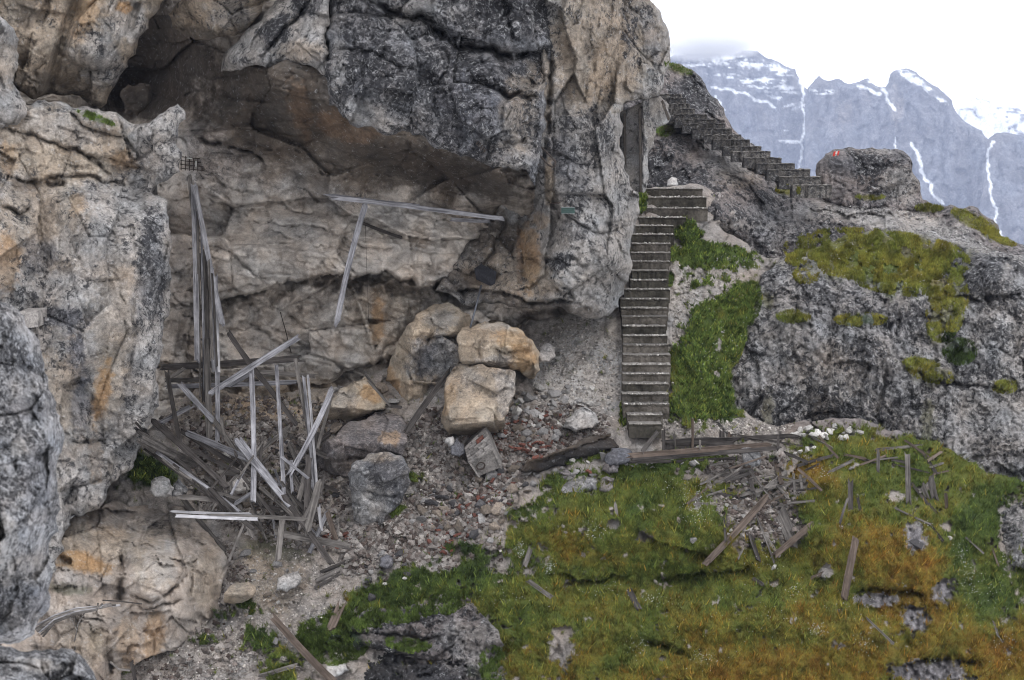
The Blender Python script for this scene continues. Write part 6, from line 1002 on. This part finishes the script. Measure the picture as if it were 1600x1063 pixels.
for (y, xl, xr) in LOWER: tr.append(((xl + xr) / 2, y - .5, (xr - xl) / 2, .9, 0, (xr - xl)))
gravel('tread_gravel', 2600, tr, 1.0, 4.5, [(.42, .40, .38), (.30, .28, .26)], 12, ZS_, 2)
gravel('ridge_gravel', 3500, [(1400, 345, 120, 16, 8, 5), (1510, 378, 60, 8, 22, 2), (1170, 405, 60, 20, -10, 1)], 1.2, 4, [(.36, .35, .34), (.26, .25, .25)], 13, ZS_, 2)
def leaf_mat():
    m, nt, b = newmat('grass_leaves'); at = nt.nodes.new('ShaderNodeAttribute'); at.attribute_name = 'Col'; nt.links.new(at.outputs['Color'], b.inputs['Base Color']); b.inputs['Roughness'].default_value = .7
    tr_ = nt.nodes.new('ShaderNodeBsdfTranslucent'); nt.links.new(at.outputs['Color'], tr_.inputs['Color']); ms = nt.nodes.new('ShaderNodeMixShader'); ms.inputs[0].default_value = .25
    out = nt.nodes['Material Output']; nt.links.new(b.outputs[0], ms.inputs[1]); nt.links.new(tr_.outputs[0], ms.inputs[2]); nt.links.new(ms.outputs[0], out.inputs[0]); return m
M_LEAF = leaf_mat()
def blades(name, x, y, d, hue, L, Wd, lean, seed, bright=1.0):
    rn = np.random.default_rng(seed); n = len(x); P0 = pt(x, y, d); a = rn.random(n) * 6.283; ln = L * (.45 + .9 * rn.random(n)); le = lean * (.3 + rn.random(n))
    dr = np.stack([np.cos(a) * le, np.sin(a) * le - .25, np.ones(n)], -1); dr /= np.linalg.norm(dr, axis=1)[:, None]
    b = rn.random(n) * 6.283; sd = np.stack([np.cos(b), np.sin(b) * .4, np.zeros(n)], -1) * (Wd * (.6 + .8 * rn.random(n)))[:, None]
    mid = P0 + dr * (ln * .55)[:, None]; tip = P0 + dr * ln[:, None] + np.array([0, -1, -.6]) * (ln * .22)[:, None] * rn.random((n, 1)); P0 = P0 + np.array([0, .01, -.015])
    W = np.stack([P0 - sd * .6, P0 + sd * .6, (mid * .35 + tip * .65)], 1); i0 = 3 * np.arange(n)[:, None]
    FF = i0 + np.array([0, 1, 2]); col = hue_col(hue) * bright * (.55 + 1.0 * rn.random((n, 1))); C = np.concatenate([np.repeat(col, 3, 0), np.ones((n * 3, 1))], 1)
    me = np_mesh(name, W.reshape(-1, 3), FF, M_LEAF, C, True, 3); o = bpy.data.objects.new(name, me); link(o); o['kind'] = 'stuff'; TRI[0] += n; return o
def meadow(N, seed):
    rn = np.random.default_rng(seed); x = rn.uniform(190, 1620, N); y = rn.uniform(290, 1085, N); d = zsample(GO, x, y); k = d < 100; x, y, d = x[k], y[k], d[k]
    x = x + rn.normal(0, 1, len(x)); g = grass_mask(x[None], y[None])[0] * (.35 + .65 * sstep(-.2, .25, fbm(x, y, 13, 3, 55))); k = rn.random(len(x)) < g; return x[k], y[k], d[k]
x, y, d = meadow(1150000, 5); cl = fbm(x, y, 22, 3, 66); print('blades', len(x))
hu = np.clip(grass_hue(x[None], y[None])[0] + .10 * rn.normal(0, 1, len(x)), 0, 1)
blades('grass', x, y, d, hu, (.045 + .085 * sstep(-.2, .4, cl)), .014, 1.1, 6, (.5 + 1.05 * sstep(-.35, .35, fbm(x, y, 30, 4, 67, .65)))[:, None])  # random brightness patches stand in for shadows between tussocks
k = rn.random(len(x)) < .16; k &= fbm(x, y, 16, 3, 68) > .02; xt, yt, dt_ = x[k], y[k], d[k]
ht = np.clip(grass_hue(xt[None], yt[None])[0] + .12 + .15 * rn.normal(0, 1, len(xt)), 0, 1)
blades('tussock_grass', xt, yt, dt_, ht, .17, .020, .8, 61, (.8 + .9 * (rn.random(len(xt)) > .6))[:, None])
# moss and grass on the crag and ridge
MO = [(1300, 400, 70, 18, -5), (1430, 388, 70, 18, 5), (1260, 430, 20, 14, 0), (1370, 400, 140, 40, 5), (1400, 430, 85, 30, 8), (1440, 435, 45, 14, 10), (1240, 495, 26, 10, 0), (1345, 500, 40, 10, 0), (1480, 480, 30, 55, 15), (1500, 550, 26, 20, 0), (1570, 605, 20, 10, 0), (1165, 480, 22, 40, 20), (1452, 325, 22, 7, 0), (1520, 345, 36, 10, 25), (1560, 370, 30, 9, 25), (1232, 298, 20, 9, 0), (1360, 308, 22, 5, 0), (520, 1000, 56, 38, 0), (690, 945, 50, 18, -20), (600, 965, 60, 14, -5), (770, 1040, 20, 30, 0), (640, 1010, 40, 10, 10), (235, 205, 0, 0, 0), (150, 185, 30, 5, 20), (450, 40, 0, 0, 0), (1060, 107, 24, 5, 20), (1040, 205, 14, 8, 0), (1450, 580, 40, 16, 20)]
xs, ys = [], []
for (cx, cy, rx, ry, rot) in MO:
    if rx == 0: continue
    n = int(rx * ry * 9); a = rn.random(n) * 6.283; q = np.sqrt(rn.random(n)); u, v = np.cos(a) * q * rx * 1.05, np.sin(a) * q * ry * 1.05; c, s = math.cos(R(rot)), math.sin(R(rot)); xs.append(cx + u * c - v * s); ys.append(cy + u * s + v * c)
x = np.concatenate(xs); y = np.concatenate(ys); k = fbm(x, y, 24, 3, 71) + .3 * fbm(x, y, 7, 2, 72) > -.12; x, y = x[k], y[k]; d = zsample(ZS_, x, y); k = d < 100; x, y, d = x[k], y[k], d[k]
hu = np.where(x < 1190, .2, .56 + .22 * fbm(x, y, 40, 3, 73)) + .06 * rn.normal(0, 1, len(x)); hu = np.where((x > 1470) & (y > 520) & (y < 575), .05, hu)
blades('moss_grass', x, y, d, np.clip(hu, 0, 1), .075, .018, 1.0, 8, (.8 + 1.0 * sstep(-.35, .35, fbm(x, y, 24, 4, 74)))[:, None])
# broad leaved plants on the bank right of the steps
xs, ys = [], []
for (cx, cy, rx, ry, n) in ((1118, 540, 66, 116, 15000), (1100, 636, 60, 20, 1800), (1110, 400, 75, 22, 2600), (1150, 470, 34, 34, 1800), (1003, 318, 9, 20, 500), (979, 645, 10, 22, 500), (1075, 362, 22, 18, 700), (236, 736, 36, 18, 700)):
    a = rn.random(n) * 6.283; q = np.sqrt(rn.random(n)); xs.append(cx + np.cos(a) * q * rx); ys.append(cy + np.sin(a) * q * ry)
x = np.concatenate(xs); y = np.concatenate(ys); k = fbm(x, y, 18, 3, 81) > -.15; x, y = x[k], y[k]; d = zsample(GO, x, y); k = d < 100; k[k] &= grass_mask(x[k][None], y[k][None])[0] > .08; x, y, d = x[k], y[k], d[k]
blades('leafy_plants', x, y, d - .02, np.clip(.2 + .16 * rn.normal(0, 1, len(x)), 0, .6), .11, .036, 1.2, 9, (.85 + 1.25 * sstep(-.3, .3, fbm(x, y, 12, 3, 83)))[:, None])
# white flowers
FL = [(1090, 790, 26, 40, 130), (930, 835, 30, 18, 60), (812, 866, 8, 12, 60), (858, 892, 10, 12, 60), (1275, 990, 14, 10, 50), (1350, 1010, 20, 20, 40), (1510, 900, 20, 26, 60), (1500, 870, 10, 20, 30), (1290, 745, 20, 12, 30), (1020, 940, 24, 12, 40), (1000, 1010, 20, 20, 50), (1100, 1030, 26, 18, 50), (1240, 925, 16, 12, 30), (1440, 825, 20, 10, 30), (1455, 1035, 10, 8, 24), (1570, 1000, 30, 50, 60), (1190, 880, 30, 20, 30), (940, 930, 50, 20, 30), (1530, 930, 30, 40, 50), (1130, 560, 50, 80, 90), (800, 940, 60, 20, 30), (700, 1000, 60, 40, 20), (590, 880, 20, 14, 24), (560, 905, 20, 14, 24), (1300, 600, 0, 0, 0), (1390, 960, 180, 60, 90), (1150, 960, 200, 70, 90), (1300, 420, 60, 30, 30), (1430, 440, 50, 30, 30), (1570, 870, 8, 30, 24), (1040, 760, 60, 30, 40)]
xs, ys = [], []
for (cx, cy, rx, ry, n) in FL:
    n = int(n * 1.3); xs.append(cx + rn.normal(0, .5, n) * rx); ys.append(cy + rn.normal(0, .5, n) * ry)
x = np.concatenate(xs); y = np.concatenate(ys); d = zsample(ZS_, x, y); k = (d < 100) & (np.abs(zsample(ZG, x, y) - d) < .1); x, y, d = x[k], y[k], d[k]; n = len(x)
s = (.35 + .65 * rn.random(n)) * d / FPX * 1.0; c0 = pt(x, y, d) + np.array([0, -.03, .07]); dx = np.array([1, 0, 0]); dy = np.array([0, -.5, .85]); dz = np.array([0, .85, .5])
W = np.stack([c0 + s[:, None] * dx, c0 + s[:, None] * dy, c0 - s[:, None] * dx, c0 - s[:, None] * dy, c0 - s[:, None] * dz * .6], 1); i0 = 5 * np.arange(n)[:, None]
FF = np.concatenate([i0 + np.array(q) for q in ((0, 1, 4), (1, 2, 4), (2, 3, 4), (3, 0, 4))])
M_FL = plain('flower_white', (.50, .52, .48), .7); me = np_mesh('white_wildflowers', W.reshape(-1, 3), FF, M_FL, None, False, 3); o = bpy.data.objects.new('white_wildflowers', me); link(o); o['kind'] = 'stuff'
print('TRIS total', TRI[0])
